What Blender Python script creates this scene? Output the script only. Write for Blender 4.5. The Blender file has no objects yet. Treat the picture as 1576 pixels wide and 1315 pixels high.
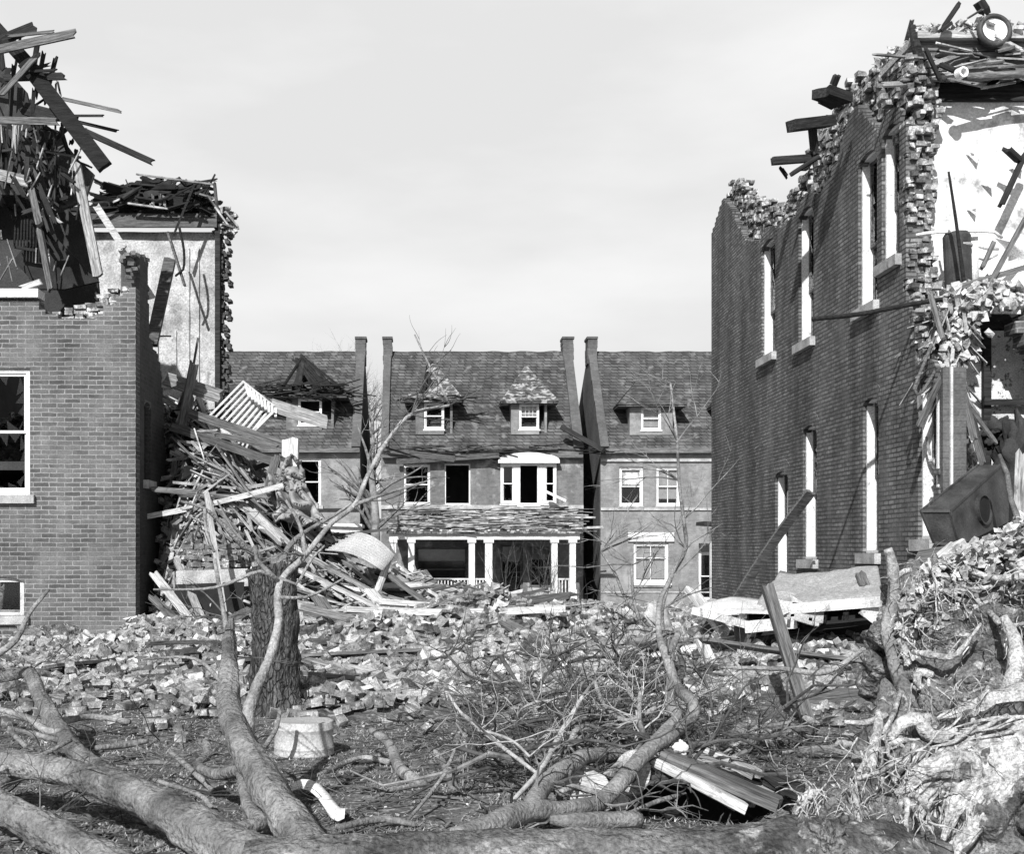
import bpy, bmesh, math, random
from mathutils import Vector, Matrix, noise
random.seed(7)
R = random.random
def U(a, b): return a + (b - a) * random.random()
scene = bpy.context.scene
col = scene.collection
# ------------------------------------------------------------ camera, sky, sun
FPX, PX0, PY0, EYE = 2000.0, 657.0, 852.0, 1.6
cam = bpy.data.cameras.new('camera'); camo = bpy.data.objects.new('camera', cam); col.objects.link(camo)
camo.location = (0, 0, EYE); camo.rotation_euler = (math.radians(90), 0, 0)
cam.sensor_width = 36; cam.lens = 36 * FPX / 1576
cam.shift_x = (788 - PX0) / 1576; cam.shift_y = -(657.5 - PY0) / 1576
cam.clip_start = .1; cam.clip_end = 3000
scene.camera = camo
SUNDIR = Vector((.30, 1, -.70)).normalized()          # way the light travels
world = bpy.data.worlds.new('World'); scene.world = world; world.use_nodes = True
nt = world.node_tree; nt.nodes.clear()
N = nt.nodes.new; Lk = nt.links.new
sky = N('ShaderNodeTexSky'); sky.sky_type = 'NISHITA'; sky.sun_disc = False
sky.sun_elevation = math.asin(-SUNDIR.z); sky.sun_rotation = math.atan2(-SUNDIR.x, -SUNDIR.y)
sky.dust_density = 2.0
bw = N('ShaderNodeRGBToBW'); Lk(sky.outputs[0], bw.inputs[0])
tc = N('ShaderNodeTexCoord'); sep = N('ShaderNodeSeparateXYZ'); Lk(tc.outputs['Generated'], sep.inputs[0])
ramp = N('ShaderNodeValToRGB'); Lk(sep.outputs['Z'], ramp.inputs[0])     # bright low sky, dimmed above the view to deepen shadows
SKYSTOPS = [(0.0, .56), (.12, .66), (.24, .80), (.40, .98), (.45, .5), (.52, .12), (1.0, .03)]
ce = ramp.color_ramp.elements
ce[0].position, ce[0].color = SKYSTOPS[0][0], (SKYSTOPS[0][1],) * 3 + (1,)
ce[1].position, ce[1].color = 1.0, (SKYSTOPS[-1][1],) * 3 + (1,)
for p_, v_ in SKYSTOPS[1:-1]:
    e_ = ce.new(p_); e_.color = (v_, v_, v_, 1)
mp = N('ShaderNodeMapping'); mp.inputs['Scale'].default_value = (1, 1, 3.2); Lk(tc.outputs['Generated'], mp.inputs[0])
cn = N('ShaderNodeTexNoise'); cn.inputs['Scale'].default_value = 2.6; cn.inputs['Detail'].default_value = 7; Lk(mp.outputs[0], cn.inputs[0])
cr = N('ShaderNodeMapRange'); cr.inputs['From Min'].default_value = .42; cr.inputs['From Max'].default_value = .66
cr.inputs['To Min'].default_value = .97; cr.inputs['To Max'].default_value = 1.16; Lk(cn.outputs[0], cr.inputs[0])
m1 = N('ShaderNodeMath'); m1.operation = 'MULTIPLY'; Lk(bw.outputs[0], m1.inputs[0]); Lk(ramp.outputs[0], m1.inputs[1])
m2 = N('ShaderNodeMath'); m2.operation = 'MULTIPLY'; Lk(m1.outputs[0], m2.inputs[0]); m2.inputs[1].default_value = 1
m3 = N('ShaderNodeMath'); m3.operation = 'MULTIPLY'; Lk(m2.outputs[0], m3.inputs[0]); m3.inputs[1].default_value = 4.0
m4 = N('ShaderNodeMath'); m4.operation = 'MINIMUM'; Lk(m3.outputs[0], m4.inputs[0]); m4.inputs[1].default_value = 6.55   # cap cuts the glare round the sun that filled the shade
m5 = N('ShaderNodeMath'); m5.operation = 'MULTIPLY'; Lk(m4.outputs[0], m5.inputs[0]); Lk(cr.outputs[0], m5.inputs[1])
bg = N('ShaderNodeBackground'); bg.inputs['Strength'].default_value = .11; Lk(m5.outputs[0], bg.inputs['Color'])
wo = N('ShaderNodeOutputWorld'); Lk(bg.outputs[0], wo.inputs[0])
sl = bpy.data.lights.new('sun', 'SUN'); sl.energy = 5.0; sl.angle = math.radians(.5); sl.color = (1, 1, 1)
so = bpy.data.objects.new('sun', sl); col.objects.link(so)
so.rotation_euler = SUNDIR.to_track_quat('-Z', 'Y').to_euler(); so.location = (-10, -10, 30)
scene.view_settings.view_transform = 'Standard'; scene.view_settings.look = 'None'
scene.view_settings.exposure = 0.18; scene.view_settings.gamma = 1
scene.render.engine = 'CYCLES'
scene.cycles.max_bounces = 5; scene.cycles.diffuse_bounces = 2; scene.cycles.transparent_max_bounces = 8

# ------------------------------------------------------------ helpers
def at(px, py, d): return Vector(((px - PX0) * d / FPX, d, EYE - (py - PY0) * d / FPX))
def nz(x, y, z=0): return noise.noise(Vector((x, y, z)))
def sstep(a, b, x):
    t = min(1, max(0, (x - a) / (b - a))); return t * t * (3 - 2 * t)
def interp(tab, x):
    if x <= tab[0][0]: return tab[0][1]
    for (a, va), (b, vb) in zip(tab, tab[1:]):
        if x <= b: return va + (vb - va) * (x - a) / (b - a) if b > a else vb
    return tab[-1][1]

def mat(name, c1, c2, scale=5, rough=.88, bump=.3, bscale=28, stretch=(1, 1, 1), isl=0, obr=0, metal=0, spots=None, detail=6, bd=.02, fine=.32, fsc=55, crack=None):
    m = bpy.data.materials.new(name); m.use_nodes = True
    t = m.node_tree; n = t.nodes; l = t.links.new; n.clear()
    out = n.new('ShaderNodeOutputMaterial'); p = n.new('ShaderNodeBsdfPrincipled'); l(p.outputs[0], out.inputs[0])
    p.inputs['Roughness'].default_value = rough; p.inputs['Metallic'].default_value = metal
    if 'Specular IOR Level' in p.inputs: p.inputs['Specular IOR Level'].default_value = .3
    c = n.new('ShaderNodeTexCoord'); mp = n.new('ShaderNodeMapping'); mp.inputs['Scale'].default_value = stretch; l(c.outputs['Object'], mp.inputs[0])
    a = n.new('ShaderNodeTexNoise'); a.inputs['Scale'].default_value = scale; a.inputs['Detail'].default_value = detail; l(mp.outputs[0], a.inputs[0])
    r = n.new('ShaderNodeMapRange'); r.inputs['From Min'].default_value = .32; r.inputs['From Max'].default_value = .68
    r.inputs['To Min'].default_value = c1; r.inputs['To Max'].default_value = c2; l(a.outputs[0], r.inputs[0])
    cur = r.outputs[0]
    def mul(cur, sock, amt):
        q = n.new('ShaderNodeMapRange'); q.inputs['To Min'].default_value = 1 - amt; q.inputs['To Max'].default_value = 1 + amt; l(sock, q.inputs[0])
        k = n.new('ShaderNodeMath'); k.operation = 'MULTIPLY'; l(cur, k.inputs[0]); l(q.outputs[0], k.inputs[1]); return k.outputs[0]
    if isl:
        g = n.new('ShaderNodeNewGeometry'); cur = mul(cur, g.outputs['Random Per Island'], isl)
    if obr:
        g = n.new('ShaderNodeObjectInfo'); cur = mul(cur, g.outputs['Random'], obr)
    if spots:
        sc, lo, hi, val = spots
        b = n.new('ShaderNodeTexNoise'); b.inputs['Scale'].default_value = sc; b.inputs['Detail'].default_value = 8; b.inputs['Roughness'].default_value = .65; l(c.outputs['Object'], b.inputs[0])
        q = n.new('ShaderNodeMapRange'); q.inputs['From Min'].default_value = lo; q.inputs['From Max'].default_value = hi; l(b.outputs[0], q.inputs[0])
        k = n.new('ShaderNodeMix'); k.data_type = 'FLOAT'; l(q.outputs[0], k.inputs[0]); l(cur, k.inputs[2]); k.inputs[3].default_value = val; cur = k.outputs[0]
    if fine:
        b = n.new('ShaderNodeTexNoise'); b.inputs['Scale'].default_value = fsc; b.inputs['Detail'].default_value = 3; b.inputs['Roughness'].default_value = .7; l(mp.outputs[0], b.inputs[0])
        q = n.new('ShaderNodeMapRange'); q.inputs['From Min'].default_value = .33; q.inputs['From Max'].default_value = .67; l(b.outputs[0], q.inputs[0]); cur = mul(cur, q.outputs[0], fine)
    ch = None
    if crack:                                                   # furrows between bark plates
        cm = n.new('ShaderNodeMapping'); cm.inputs['Scale'].default_value = crack[1]; l(c.outputs['Object'], cm.inputs[0])
        wn = n.new('ShaderNodeTexNoise'); wn.inputs['Scale'].default_value = 9; l(cm.outputs[0], wn.inputs[0])
        wa = n.new('ShaderNodeVectorMath'); wa.operation = 'MULTIPLY_ADD'; l(wn.outputs['Color'], wa.inputs[0]); wa.inputs[1].default_value = (.12, .12, .12); l(cm.outputs[0], wa.inputs[2])
        v = n.new('ShaderNodeTexVoronoi'); v.feature = 'DISTANCE_TO_EDGE'; v.inputs['Scale'].default_value = crack[0]; l(wa.outputs[0], v.inputs['Vector'])
        q = n.new('ShaderNodeMapRange'); q.inputs['From Max'].default_value = .16; q.inputs['To Min'].default_value = crack[2]; l(v.outputs['Distance'], q.inputs[0]); ch = q.outputs[0]
        k = n.new('ShaderNodeMath'); k.operation = 'MULTIPLY'; l(cur, k.inputs[0]); l(ch, k.inputs[1]); cur = k.outputs[0]
    l(cur, p.inputs['Base Color'])
    if bump:
        b = n.new('ShaderNodeTexNoise'); b.inputs['Scale'].default_value = bscale; b.inputs['Detail'].default_value = 5; l(mp.outputs[0], b.inputs[0])
        if ch:
            k = n.new('ShaderNodeMath'); k.operation = 'MULTIPLY_ADD'; l(ch, k.inputs[0]); k.inputs[1].default_value = 1.2; l(b.outputs[0], k.inputs[2]); b = k
        bu = n.new('ShaderNodeBump'); bu.inputs['Strength'].default_value = bump; bu.inputs['Distance'].default_value = bd; l(b.outputs[0], bu.inputs['Height']); l(bu.outputs[0], p.inputs['Normal'])
    return m

def brickmat(name, c1, c2, mo, bw_=.215, rh=.076, ms=.010, bump=.6, stain=(.7, 1.25), zs=1.0, stsc=.7, rough=.9, streak=0, paint=None):
    m = bpy.data.materials.new(name); m.use_nodes = True
    t = m.node_tree; n = t.nodes; l = t.links.new; n.clear()
    out = n.new('ShaderNodeOutputMaterial'); p = n.new('ShaderNodeBsdfPrincipled'); l(p.outputs[0], out.inputs[0]); p.inputs['Roughness'].default_value = rough
    p.inputs['Specular IOR Level'].default_value = .25
    c = n.new('ShaderNodeTexCoord'); s = n.new('ShaderNodeSeparateXYZ'); l(c.outputs['Object'], s.inputs[0])
    ad = n.new('ShaderNodeMath'); l(s.outputs[0], ad.inputs[0]); l(s.outputs[1], ad.inputs[1])
    wn = n.new('ShaderNodeTexNoise'); wn.inputs['Scale'].default_value = .35; l(c.outputs['Object'], wn.inputs[0])
    zz = n.new('ShaderNodeMath'); zz.operation = 'MULTIPLY'; zz.inputs[1].default_value = zs; l(s.outputs[2], zz.inputs[0])
    z2 = n.new('ShaderNodeMath'); z2.operation = 'MULTIPLY_ADD'; l(wn.outputs[0], z2.inputs[0]); z2.inputs[1].default_value = .06; l(zz.outputs[0], z2.inputs[2])
    cb0 = n.new('ShaderNodeCombineXYZ'); l(ad.outputs[0], cb0.inputs[0]); l(z2.outputs[0], cb0.inputs[1])
    dn = n.new('ShaderNodeTexNoise'); dn.inputs['Scale'].default_value = 7; dn.inputs['Detail'].default_value = 3; l(c.outputs['Object'], dn.inputs[0])
    cb = n.new('ShaderNodeVectorMath'); cb.operation = 'MULTIPLY_ADD'; l(dn.outputs['Color'], cb.inputs[0]); cb.inputs[1].default_value = (.05, .022, 0); l(cb0.outputs[0], cb.inputs[2])
    b = n.new('ShaderNodeTexBrick'); l(cb.outputs[0], b.inputs['Vector'])
    g = lambda v: (v, v, v, 1)
    b.inputs['Color1'].default_value = g(c1); b.inputs['Color2'].default_value = g(c2); b.inputs['Mortar'].default_value = g(mo)
    b.inputs['Scale'].default_value = 1; b.inputs['Mortar Size'].default_value = ms; b.inputs['Brick Width'].default_value = bw_; b.inputs['Row Height'].default_value = rh
    b.inputs['Mortar Smooth'].default_value = .3
    wn2 = n.new('ShaderNodeTexNoise'); wn2.inputs['Scale'].default_value = 1.7; wn2.inputs['Detail'].default_value = 8; l(c.outputs['Object'], wn2.inputs[0])
    wr = n.new('ShaderNodeMapRange'); wr.inputs['From Min'].default_value = .45; wr.inputs['From Max'].default_value = .68; wr.inputs['To Max'].default_value = .75; l(wn2.outputs[0], wr.inputs[0])
    mx = n.new('ShaderNodeMix'); mx.data_type = 'RGBA'; l(wr.outputs[0], mx.inputs[0]); l(b.outputs['Color'], mx.inputs[6]); mx.inputs[7].default_value = g((c1 + c2 + mo) / 3)   # smeared, worn joints
    cur = mx.outputs[2]
    for sc, lo, hi in ((stsc, stain[0], stain[1]), (6, .82, 1.18), (38, .72, 1.28)):
        q = n.new('ShaderNodeTexNoise'); q.inputs['Scale'].default_value = sc; q.inputs['Detail'].default_value = 7; q.inputs['Roughness'].default_value = .6
        if streak and sc == stsc:
            mp = n.new('ShaderNodeMapping'); mp.inputs['Scale'].default_value = (1, 1, streak); l(c.outputs['Object'], mp.inputs[0]); l(mp.outputs[0], q.inputs[0])
        else: l(c.outputs['Object'], q.inputs[0])
        r = n.new('ShaderNodeMapRange'); r.inputs['From Min'].default_value = .3; r.inputs['From Max'].default_value = .7
        r.inputs['To Min'].default_value = lo; r.inputs['To Max'].default_value = hi; l(q.outputs[0], r.inputs[0])
        k = n.new('ShaderNodeVectorMath'); k.operation = 'SCALE'; l(cur, k.inputs[0]); l(r.outputs[0], k.inputs['Scale']); cur = k.outputs[0]
    if paint:
        sc, lo, hi, val = paint
        q = n.new('ShaderNodeTexNoise'); q.inputs['Scale'].default_value = sc; q.inputs['Detail'].default_value = 8; q.inputs['Roughness'].default_value = .62; l(c.outputs['Object'], q.inputs[0])
        r = n.new('ShaderNodeMapRange'); r.inputs['From Min'].default_value = lo; r.inputs['From Max'].default_value = hi; l(q.outputs[0], r.inputs[0])
        k = n.new('ShaderNodeMix'); k.data_type = 'RGBA'; l(r.outputs[0], k.inputs[0]); l(cur, k.inputs[6]); k.inputs[7].default_value = g(val); cur = k.outputs[2]
    l(cur, p.inputs['Base Color'])
    bu = n.new('ShaderNodeBump'); bu.invert = True; bu.inputs['Strength'].default_value = bump; bu.inputs['Distance'].default_value = .012
    l(b.outputs['Fac'], bu.inputs['Height']); l(bu.outputs[0], p.inputs['Normal'])
    return m

def glassmat():
    m = bpy.data.materials.new('window_glass'); m.use_nodes = True
    t = m.node_tree; n = t.nodes; l = t.links.new; n.clear()
    out = n.new('ShaderNodeOutputMaterial'); a = n.new('ShaderNodeBsdfTransparent'); a.inputs[0].default_value = (.8, .8, .8, 1)
    g = n.new('ShaderNodeBsdfGlossy'); g.inputs['Roughness'].default_value = .06; g.inputs[0].default_value = (.9, .9, .9, 1)
    f = n.new('ShaderNodeFresnel'); f.inputs[0].default_value = 1.5; x = n.new('ShaderNodeMixShader')
    l(f.outputs[0], x.inputs[0]); l(a.outputs[0], x.inputs[1]); l(g.outputs[0], x.inputs[2]); l(x.outputs[0], out.inputs[0]); return m

M = dict(
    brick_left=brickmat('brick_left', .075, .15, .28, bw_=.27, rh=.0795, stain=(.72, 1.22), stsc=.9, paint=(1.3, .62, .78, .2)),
    brick_side_shaded=brickmat('brick_side_shaded', .06, .09, .10),  # house brick darkened: shade of the right-facing side put into its colour
    brick_right=brickmat('brick_right', .10, .20, .055, rh=.064, bw_=.2, stain=(.5, 1.55), streak=.22, ms=.012, stsc=1.6, bump=.9, paint=(.8, .63, .8, .22)),
    house_wall=brickmat('house_wall', .13, .18, .14, bump=.2, stain=(.72, 1.3), stsc=1.3, paint=(1.6, .54, .68, .38)),
    house_wall_light=brickmat('house_wall_light', .20, .26, .20, bump=.2, stain=(.75, 1.25), stsc=1.1, paint=(1.3, .52, .7, .36)),
    house_side=brickmat('house_side', .10, .14, .12),
    shingle=brickmat('shingle', .06, .125, .03, bw_=.32, rh=.15, ms=.02, bump=.8, stain=(.6, 1.45), stsc=1.4, zs=1.0, paint=(2.6, .57, .70, .20)),
    shingle_worn=brickmat('shingle_worn', .08, .16, .03, bw_=.3, rh=.14, ms=.02, bump=.8, stain=(.5, 1.5), stsc=2, paint=(3.5, .5, .6, .42)),
    stone=mat('stone', .28, .52, 4, bump=.5, bscale=20, spots=(5, .62, .72, .12)),
    white=mat('white_paint', .62, .82, 3, rough=.6, bump=.1, spots=(9, .60, .72, .3)),
    whitedirty=mat('dirty_white_paint', .42, .72, 3, rough=.7, bump=.2, spots=(7, .55, .7, .2)),
    plaster=mat('plaster', .34, .60, 2.6, bump=.35, bscale=22, spots=(1.6, .5, .66, .24), fine=.35, fsc=24),
    plaster_bright=mat('plaster_bright', .62, .84, 2.2, bump=.4, bscale=18, spots=(2.6, .55, .66, .30), fine=.2, fsc=30),
    wallpaper=mat('wallpaper', .5, .72, 3, bump=.2, spots=(11, .56, .60, .16)),
    plasterchunk=mat('plaster_chunk', .24, .66, 9, bump=.8, isl=.5),
    dark=mat('dark_interior', .012, .03, 3, rough=.95, bump=0),  # near-black colour standing in for the shade inside openings
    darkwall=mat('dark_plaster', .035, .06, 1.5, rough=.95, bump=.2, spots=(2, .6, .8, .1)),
    wood=mat('weathered_wood', .10, .38, 4, bump=.7, bscale=9, stretch=(.6, 9, 9), obr=.6, fsc=16, spots=(3, .6, .7, .08)),
    wood_isl=mat('weathered_lath', .12, .42, 4, bump=.4, isl=.7),
    wood_light=mat('light_wood', .28, .62, 4, bump=.6, bscale=9, stretch=(.6, 9, 9), obr=.3, fsc=16, spots=(3, .6, .7, .15)),
    wood_mid=mat('grey_wood', .05, .19, 4, bump=.7, bscale=9, stretch=(.6, 9, 9), obr=.3, fsc=16),
    wood_dark=mat('dark_wood', .010, .04, 4, bump=.5, bscale=9, stretch=(.6, 9, 9), obr=.5, fsc=16),
    wood_black=mat('black_wood', .012, .03, 4, bump=.4, isl=.5),
    bark_dark=mat('dark_bark', .045, .20, 3.5, bump=1.0, bscale=30, spots=(6, .56, .66, .34), bd=.04, fine=.5, fsc=36, detail=10),
    bark=mat('bark', .08, .31, 3.5, bump=1.0, bscale=30, spots=(6, .58, .70, .08), bd=.04, fine=.38, fsc=42, detail=10),
    limb_pale=mat('pale_bark', .20, .44, 7, bump=.9, bscale=40, spots=(9, .62, .72, .08), fine=.35, fsc=50),
    bark_smooth=mat('smooth_bark', .11, .36, 4, bump=.9, bscale=40, spots=(9, .60, .70, .06), fine=.38, fsc=50, detail=10),
    bark_big=mat('rough_bark', .05, .16, 14, bump=1.0, bscale=40, stretch=(1, 1, .3), bd=.06, fine=.5, fsc=70, crack=(22, (1, 1, .28), .6)),
    twig=mat('twig_bark', .07, .24, 8, bump=.4, isl=.3, obr=.3),
    twig_dark=mat('dark_twig', .035, .11, 8, bump=.3, isl=.5),
    twig_light=mat('pale_branch', .3, .55, 8, bump=.4),
    root=mat('pale_root', .22, .70, 14, bump=1.0, bscale=30, spots=(7, .52, .66, .10), fine=.5, fsc=60, bd=.03, detail=10),
    soil=mat('soil', .05, .22, 6, bump=1.0, bscale=26, spots=(8, .54, .62, .42), bd=.06, detail=12, fine=.5, fsc=60),
    rubblebase=mat('rubble_base', .03, .16, 6, bump=1.0, bscale=12, spots=(9, .5, .6, .32), bd=.05, detail=10),  # mortar and dust, darkened so gaps between bricks look shaded
    brickloose=mat('loose_brick', .10, .36, 9, bump=.9, bscale=26, isl=.72, spots=(10, .57, .70, .50), fine=.45),
    brickone=mat('single_brick', .12, .36, 7, bump=.7, bscale=26, obr=.6, spots=(8, .56, .64, .55), fine=.4),
    brickteeth=mat('torn_brick', .09, .30, 7, bump=.9, isl=.6, spots=(7, .5, .62, .62), fine=.4),
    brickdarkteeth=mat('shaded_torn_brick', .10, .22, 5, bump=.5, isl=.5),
    metal=mat('galvanised_metal', .36, .52, 2, rough=.6, bump=.05, spots=(6, .6, .75, .3)),
    metaldark=mat('dark_metal', .03, .08, 4, rough=.6, bump=.3, bscale=10, spots=(3, .6, .7, .18)),
    enamel=mat('white_enamel', .78, .86, 2, rough=.3, bump=0),
    cloth=mat('pale_cloth', .70, .84, 3, rough=.9, bump=.2),
    sack=mat('stained_ticking', .16, .42, 5, rough=.95, bump=.5, bscale=12),
    darkcloth=mat('dark_cloth', .02, .06, 3, rough=.95, bump=.3),
    roofing=mat('gritty_roofing', .30, .46, 22, bump=.6, bscale=40, spots=(2.5, .62, .7, .6)),
    grass=mat('dry_grass', .12, .40, 6, rough=.95, bump=.3, isl=.55),
    blind=mat('pale_blind', .55, .72, 4, rough=.9, bump=.1),
    glass=glassmat(),
)
def gmat():
    m = mat('ground_dirt', .04, .19, 3.2, bump=1.0, bscale=20, spots=(14, .52, .62, .36), detail=12, bd=.04)
    return m
M['ground'] = gmat()

class MB:
    def __init__(s): s.v = []; s.f = []
    def add(s, vs, fs):
        o = len(s.v); s.v += [tuple(v) for v in vs]; s.f += [tuple(i + o for i in f) for f in fs]
    def box(s, c, size, rot=None, jit=0):
        x, y, z = size[0] / 2, size[1] / 2, size[2] / 2
        vs = [Vector((a * x, b * y, c_ * z)) for a in (-1, 1) for b in (-1, 1) for c_ in (-1, 1)]
        if jit: vs = [v + Vector((U(-jit, jit), U(-jit, jit), U(-jit, jit))) for v in vs]
        if rot is not None: vs = [rot @ v for v in vs]
        c = Vector(c); s.add([v + c for v in vs], [(0, 1, 3, 2), (4, 6, 7, 5), (0, 4, 5, 1), (2, 3, 7, 6), (0, 2, 6, 4), (1, 5, 7, 3)])
    def hexa(s, vs): s.add(vs, [(0, 1, 3, 2), (4, 6, 7, 5), (0, 4, 5, 1), (2, 3, 7, 6), (0, 2, 6, 4), (1, 5, 7, 3)])
    def b6(s, x0, x1, y0, y1, z0, z1):
        s.hexa([(a, b, c) for a in (x0, x1) for b in (y0, y1) for c in (z0, z1)])
    def bm_(s, f, u0, u1, n0, n1, z0, z1): s.hexa([f(a, b, c) for a in (u0, u1) for b in (n0, n1) for c in (z0, z1)])
    def beam(s, p0, p1, w, h, roll=0, spl=.0, up=None, segs=1, bow=0, n=3):
        p0, p1 = Vector(p0), Vector(p1); d = p1 - p0; L = d.length; d.normalize()
        up = Vector(up) if up else Vector((0, 0, 1))
        a = d.cross(up)
        if a.length < 1e-3: a = d.cross(Vector((0, 1, 0)))
        a.normalize(); b = a.cross(d).normalized()
        if roll: q = Matrix.Rotation(roll, 3, d); a = q @ a; b = q @ b
        if spl <= 0: n = 1
        st = [U(0, spl) for _ in range(n + 1)]; en = [U(0, spl) for _ in range(n + 1)]
        vs = []
        for k in range(segs + 1):
            for i in range(n + 1):
                t = k / segs; tt = st[i] * (1 - t) + (L - en[i]) * t if segs > 1 or True else 0
                c = p0 + d * tt + a * (w * (i / n - .5)) + b * (bow * 4 * t * (1 - t))
                vs.append(c + b * h / 2); vs.append(c - b * h / 2)
        W = 2 * (n + 1); fs = []
        for k in range(segs):
            o, q = k * W, (k + 1) * W
            for i in range(n):
                fs += [(o + 2 * i, o + 2 * i + 2, q + 2 * i + 2, q + 2 * i), (o + 2 * i + 1, q + 2 * i + 1, q + 2 * i + 3, o + 2 * i + 3)]
            fs += [(o, q, q + 1, o + 1), (o + 2 * n, o + 2 * n + 1, q + 2 * n + 1, q + 2 * n)]
        for i in range(n):
            fs.append((2 * i, 2 * i + 1, 2 * i + 3, 2 * i + 2)); q = segs * W; fs.append((q + 2 * i, q + 2 * i + 2, q + 2 * i + 3, q + 2 * i + 1))
        s.add(vs, fs)
    def tube(s, pts, rads, segs=8, step=.15, rough=.0, cap=True, nscale=6, smooth=True, ridge=0):
        P = [Vector(p) for p in pts]; n = len(P)
        if n == 2: P = [P[0], (P[0] + P[1]) / 2, P[1]]; rads = [rads[0], (rads[0] + rads[1]) / 2, rads[1]]; n = 3
        C, RR = [], []
        for i in range(n - 1):
            a, b = P[i], P[i + 1]; pa = P[i - 1] if i else a * 2 - b; pb = P[i + 2] if i + 2 < n else b * 2 - a
            k = max(1, int((b - a).length / step)) if smooth else 1
            for j in range(k):
                t = j / k; t2, t3 = t * t, t * t * t
                C.append(.5 * ((2 * a) + (b - pa) * t + (2 * pa - 5 * a + 4 * b - pb) * t2 + (3 * a - pa - 3 * b + pb) * t3)); RR.append(rads[i] * (1 - t) + rads[i + 1] * t)
        C.append(P[-1]); RR.append(rads[-1])
        T0 = (C[1] - C[0]).normalized(); u = T0.cross(Vector((.13, .2, 1)));
        if u.length < 1e-3: u = T0.cross(Vector((1, 0, 0)))
        u.normalize(); vs = []; m = len(C)
        for i in range(m):
            T = (C[min(i + 1, m - 1)] - C[max(i - 1, 0)]).normalized()
            u = (u - T * u.dot(T)).normalized(); w = T.cross(u)
            for k in range(segs):
                an = 2 * math.pi * k / segs; dr = u * math.cos(an) + w * math.sin(an); r = RR[i]
                if rough:
                    q = C[i] + dr * r; r *= 1 + rough * (noise.noise(q * nscale) + .5 * noise.noise(q * nscale * 2.7))
                if ridge:
                    ca, sa = math.cos(an), math.sin(an); ks = i * step
                    r += ridge * (abs(noise.noise(Vector((ca * 4.2, sa * 4.2, ks * 2.6)))) - .5 * abs(noise.noise(Vector((ca * 9, sa * 9, ks * 6)))) + .8 * max(0, noise.noise(Vector((ca * 1.5, sa * 1.5, ks * 3.5))) - .35))
                vs.append(C[i] + dr * r)
        fs = [(i * segs + k, i * segs + (k + 1) % segs, (i + 1) * segs + (k + 1) % segs, (i + 1) * segs + k) for i in range(m - 1) for k in range(segs)]
        if cap: fs += [tuple(range(segs - 1, -1, -1)), tuple((m - 1) * segs + k for k in range(segs))]
        s.add(vs, fs)
    def prism(s, poly, ext):
        """poly: list of Vector (planar), ext: Vector thickness"""
        n = len(poly); P = [Vector(p) for p in poly]; e = Vector(ext)
        s.add(P + [p + e for p in P], [tuple(range(n)), tuple(range(2 * n - 1, n - 1, -1))] + [(i, i + n, (i + 1) % n + n, (i + 1) % n) for i in range(n)])
    def build(s, name, m, parent=None, smooth=False, origin=None, fix=True):
        me = bpy.data.meshes.new(name)
        if parent is not None:
            o = Vector((0, 0, 0)); q = parent
            while q: o += q.location; q = q.parent
        else:
            if origin is None:
                xs = [v[0] for v in s.v]; ys = [v[1] for v in s.v]; o = Vector(((min(xs) + max(xs)) / 2, (min(ys) + max(ys)) / 2, min(v[2] for v in s.v)))
            else: o = Vector(origin)
        ox, oy, oz = o
        me.from_pydata([(x - ox, y - oy, z - oz) for x, y, z in s.v], [], s.f)
        if fix and len(s.f) < 60000:
            b = bmesh.new(); b.from_mesh(me); bmesh.ops.recalc_face_normals(b, faces=b.faces); b.to_mesh(me); b.free()
        if smooth: me.shade_smooth()
        me.materials.append(M[m] if isinstance(m, str) else m)
        ob = bpy.data.objects.new(name, me); col.objects.link(ob)
        if parent is not None: ob.parent = parent
        else: ob.location = o
        return ob
def tag(o, label, cat, group=None, kind=None):
    if label: o['label'] = label
    if cat: o['category'] = cat
    if group: o['group'] = group
    if kind: o['kind'] = kind
    return o
def thing(name, label, cat, loc, group=None):
    o = bpy.data.objects.new(name, None); col.objects.link(o); o.location = loc; o.empty_display_size = .2
    return tag(o, label, cat, group)
# ------------------------------------------------------------ walls and windows
def lines(a, b, step, extra=()):
    n = max(1, round((b - a) / step)); L = [a + (b - a) * i / n for i in range(n + 1)]
    for e in extra:
        if a < e < b:
            k = min(range(len(L)), key=lambda i: abs(L[i] - e))
            if abs(L[k] - e) < step * .5 and 0 < k < len(L) - 1 and L[k] not in extra: L[k] = e
            else: L.append(e)
    return sorted(set(L))
def cellwall(mb, f, ul, zl, th, inside, jit=None):
    idx = {}
    def vid(i, j, s):
        k = (i, j, s)
        if k not in idx:
            u, z = ul[i], zl[j]
            if jit: du, dz, dn = jit(u, z, s); idx[k] = len(mb.v); mb.v.append(tuple(f(u + du, s * th + dn, z + dz)))
            else: idx[k] = len(mb.v); mb.v.append(tuple(f(u, s * th, z)))
        return idx[k]
    nu, nz_ = len(ul) - 1, len(zl) - 1
    g = [[inside((ul[i] + ul[i + 1]) / 2, (zl[j] + zl[j + 1]) / 2, j) for j in range(nz_)] for i in range(nu)]
    for i in range(nu):
        for j in range(nz_):
            if not g[i][j]: continue
            a, b, c, d = vid(i, j, 0), vid(i + 1, j, 0), vid(i + 1, j + 1, 0), vid(i, j + 1, 0)
            e, h, k, l = vid(i, j, 1), vid(i + 1, j, 1), vid(i + 1, j + 1, 1), vid(i, j + 1, 1)
            mb.f.append((a, b, c, d)); mb.f.append((e, l, k, h))
            if i == 0 or not g[i - 1][j]: mb.f.append((a, d, l, e))
            if i == nu - 1 or not g[i + 1][j]: mb.f.append((b, h, k, c))
            if j == 0 or not g[i][j - 1]: mb.f.append((a, e, h, b))
            if j == nz_ - 1 or not g[i][j + 1]: mb.f.append((d, c, k, l))
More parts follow.
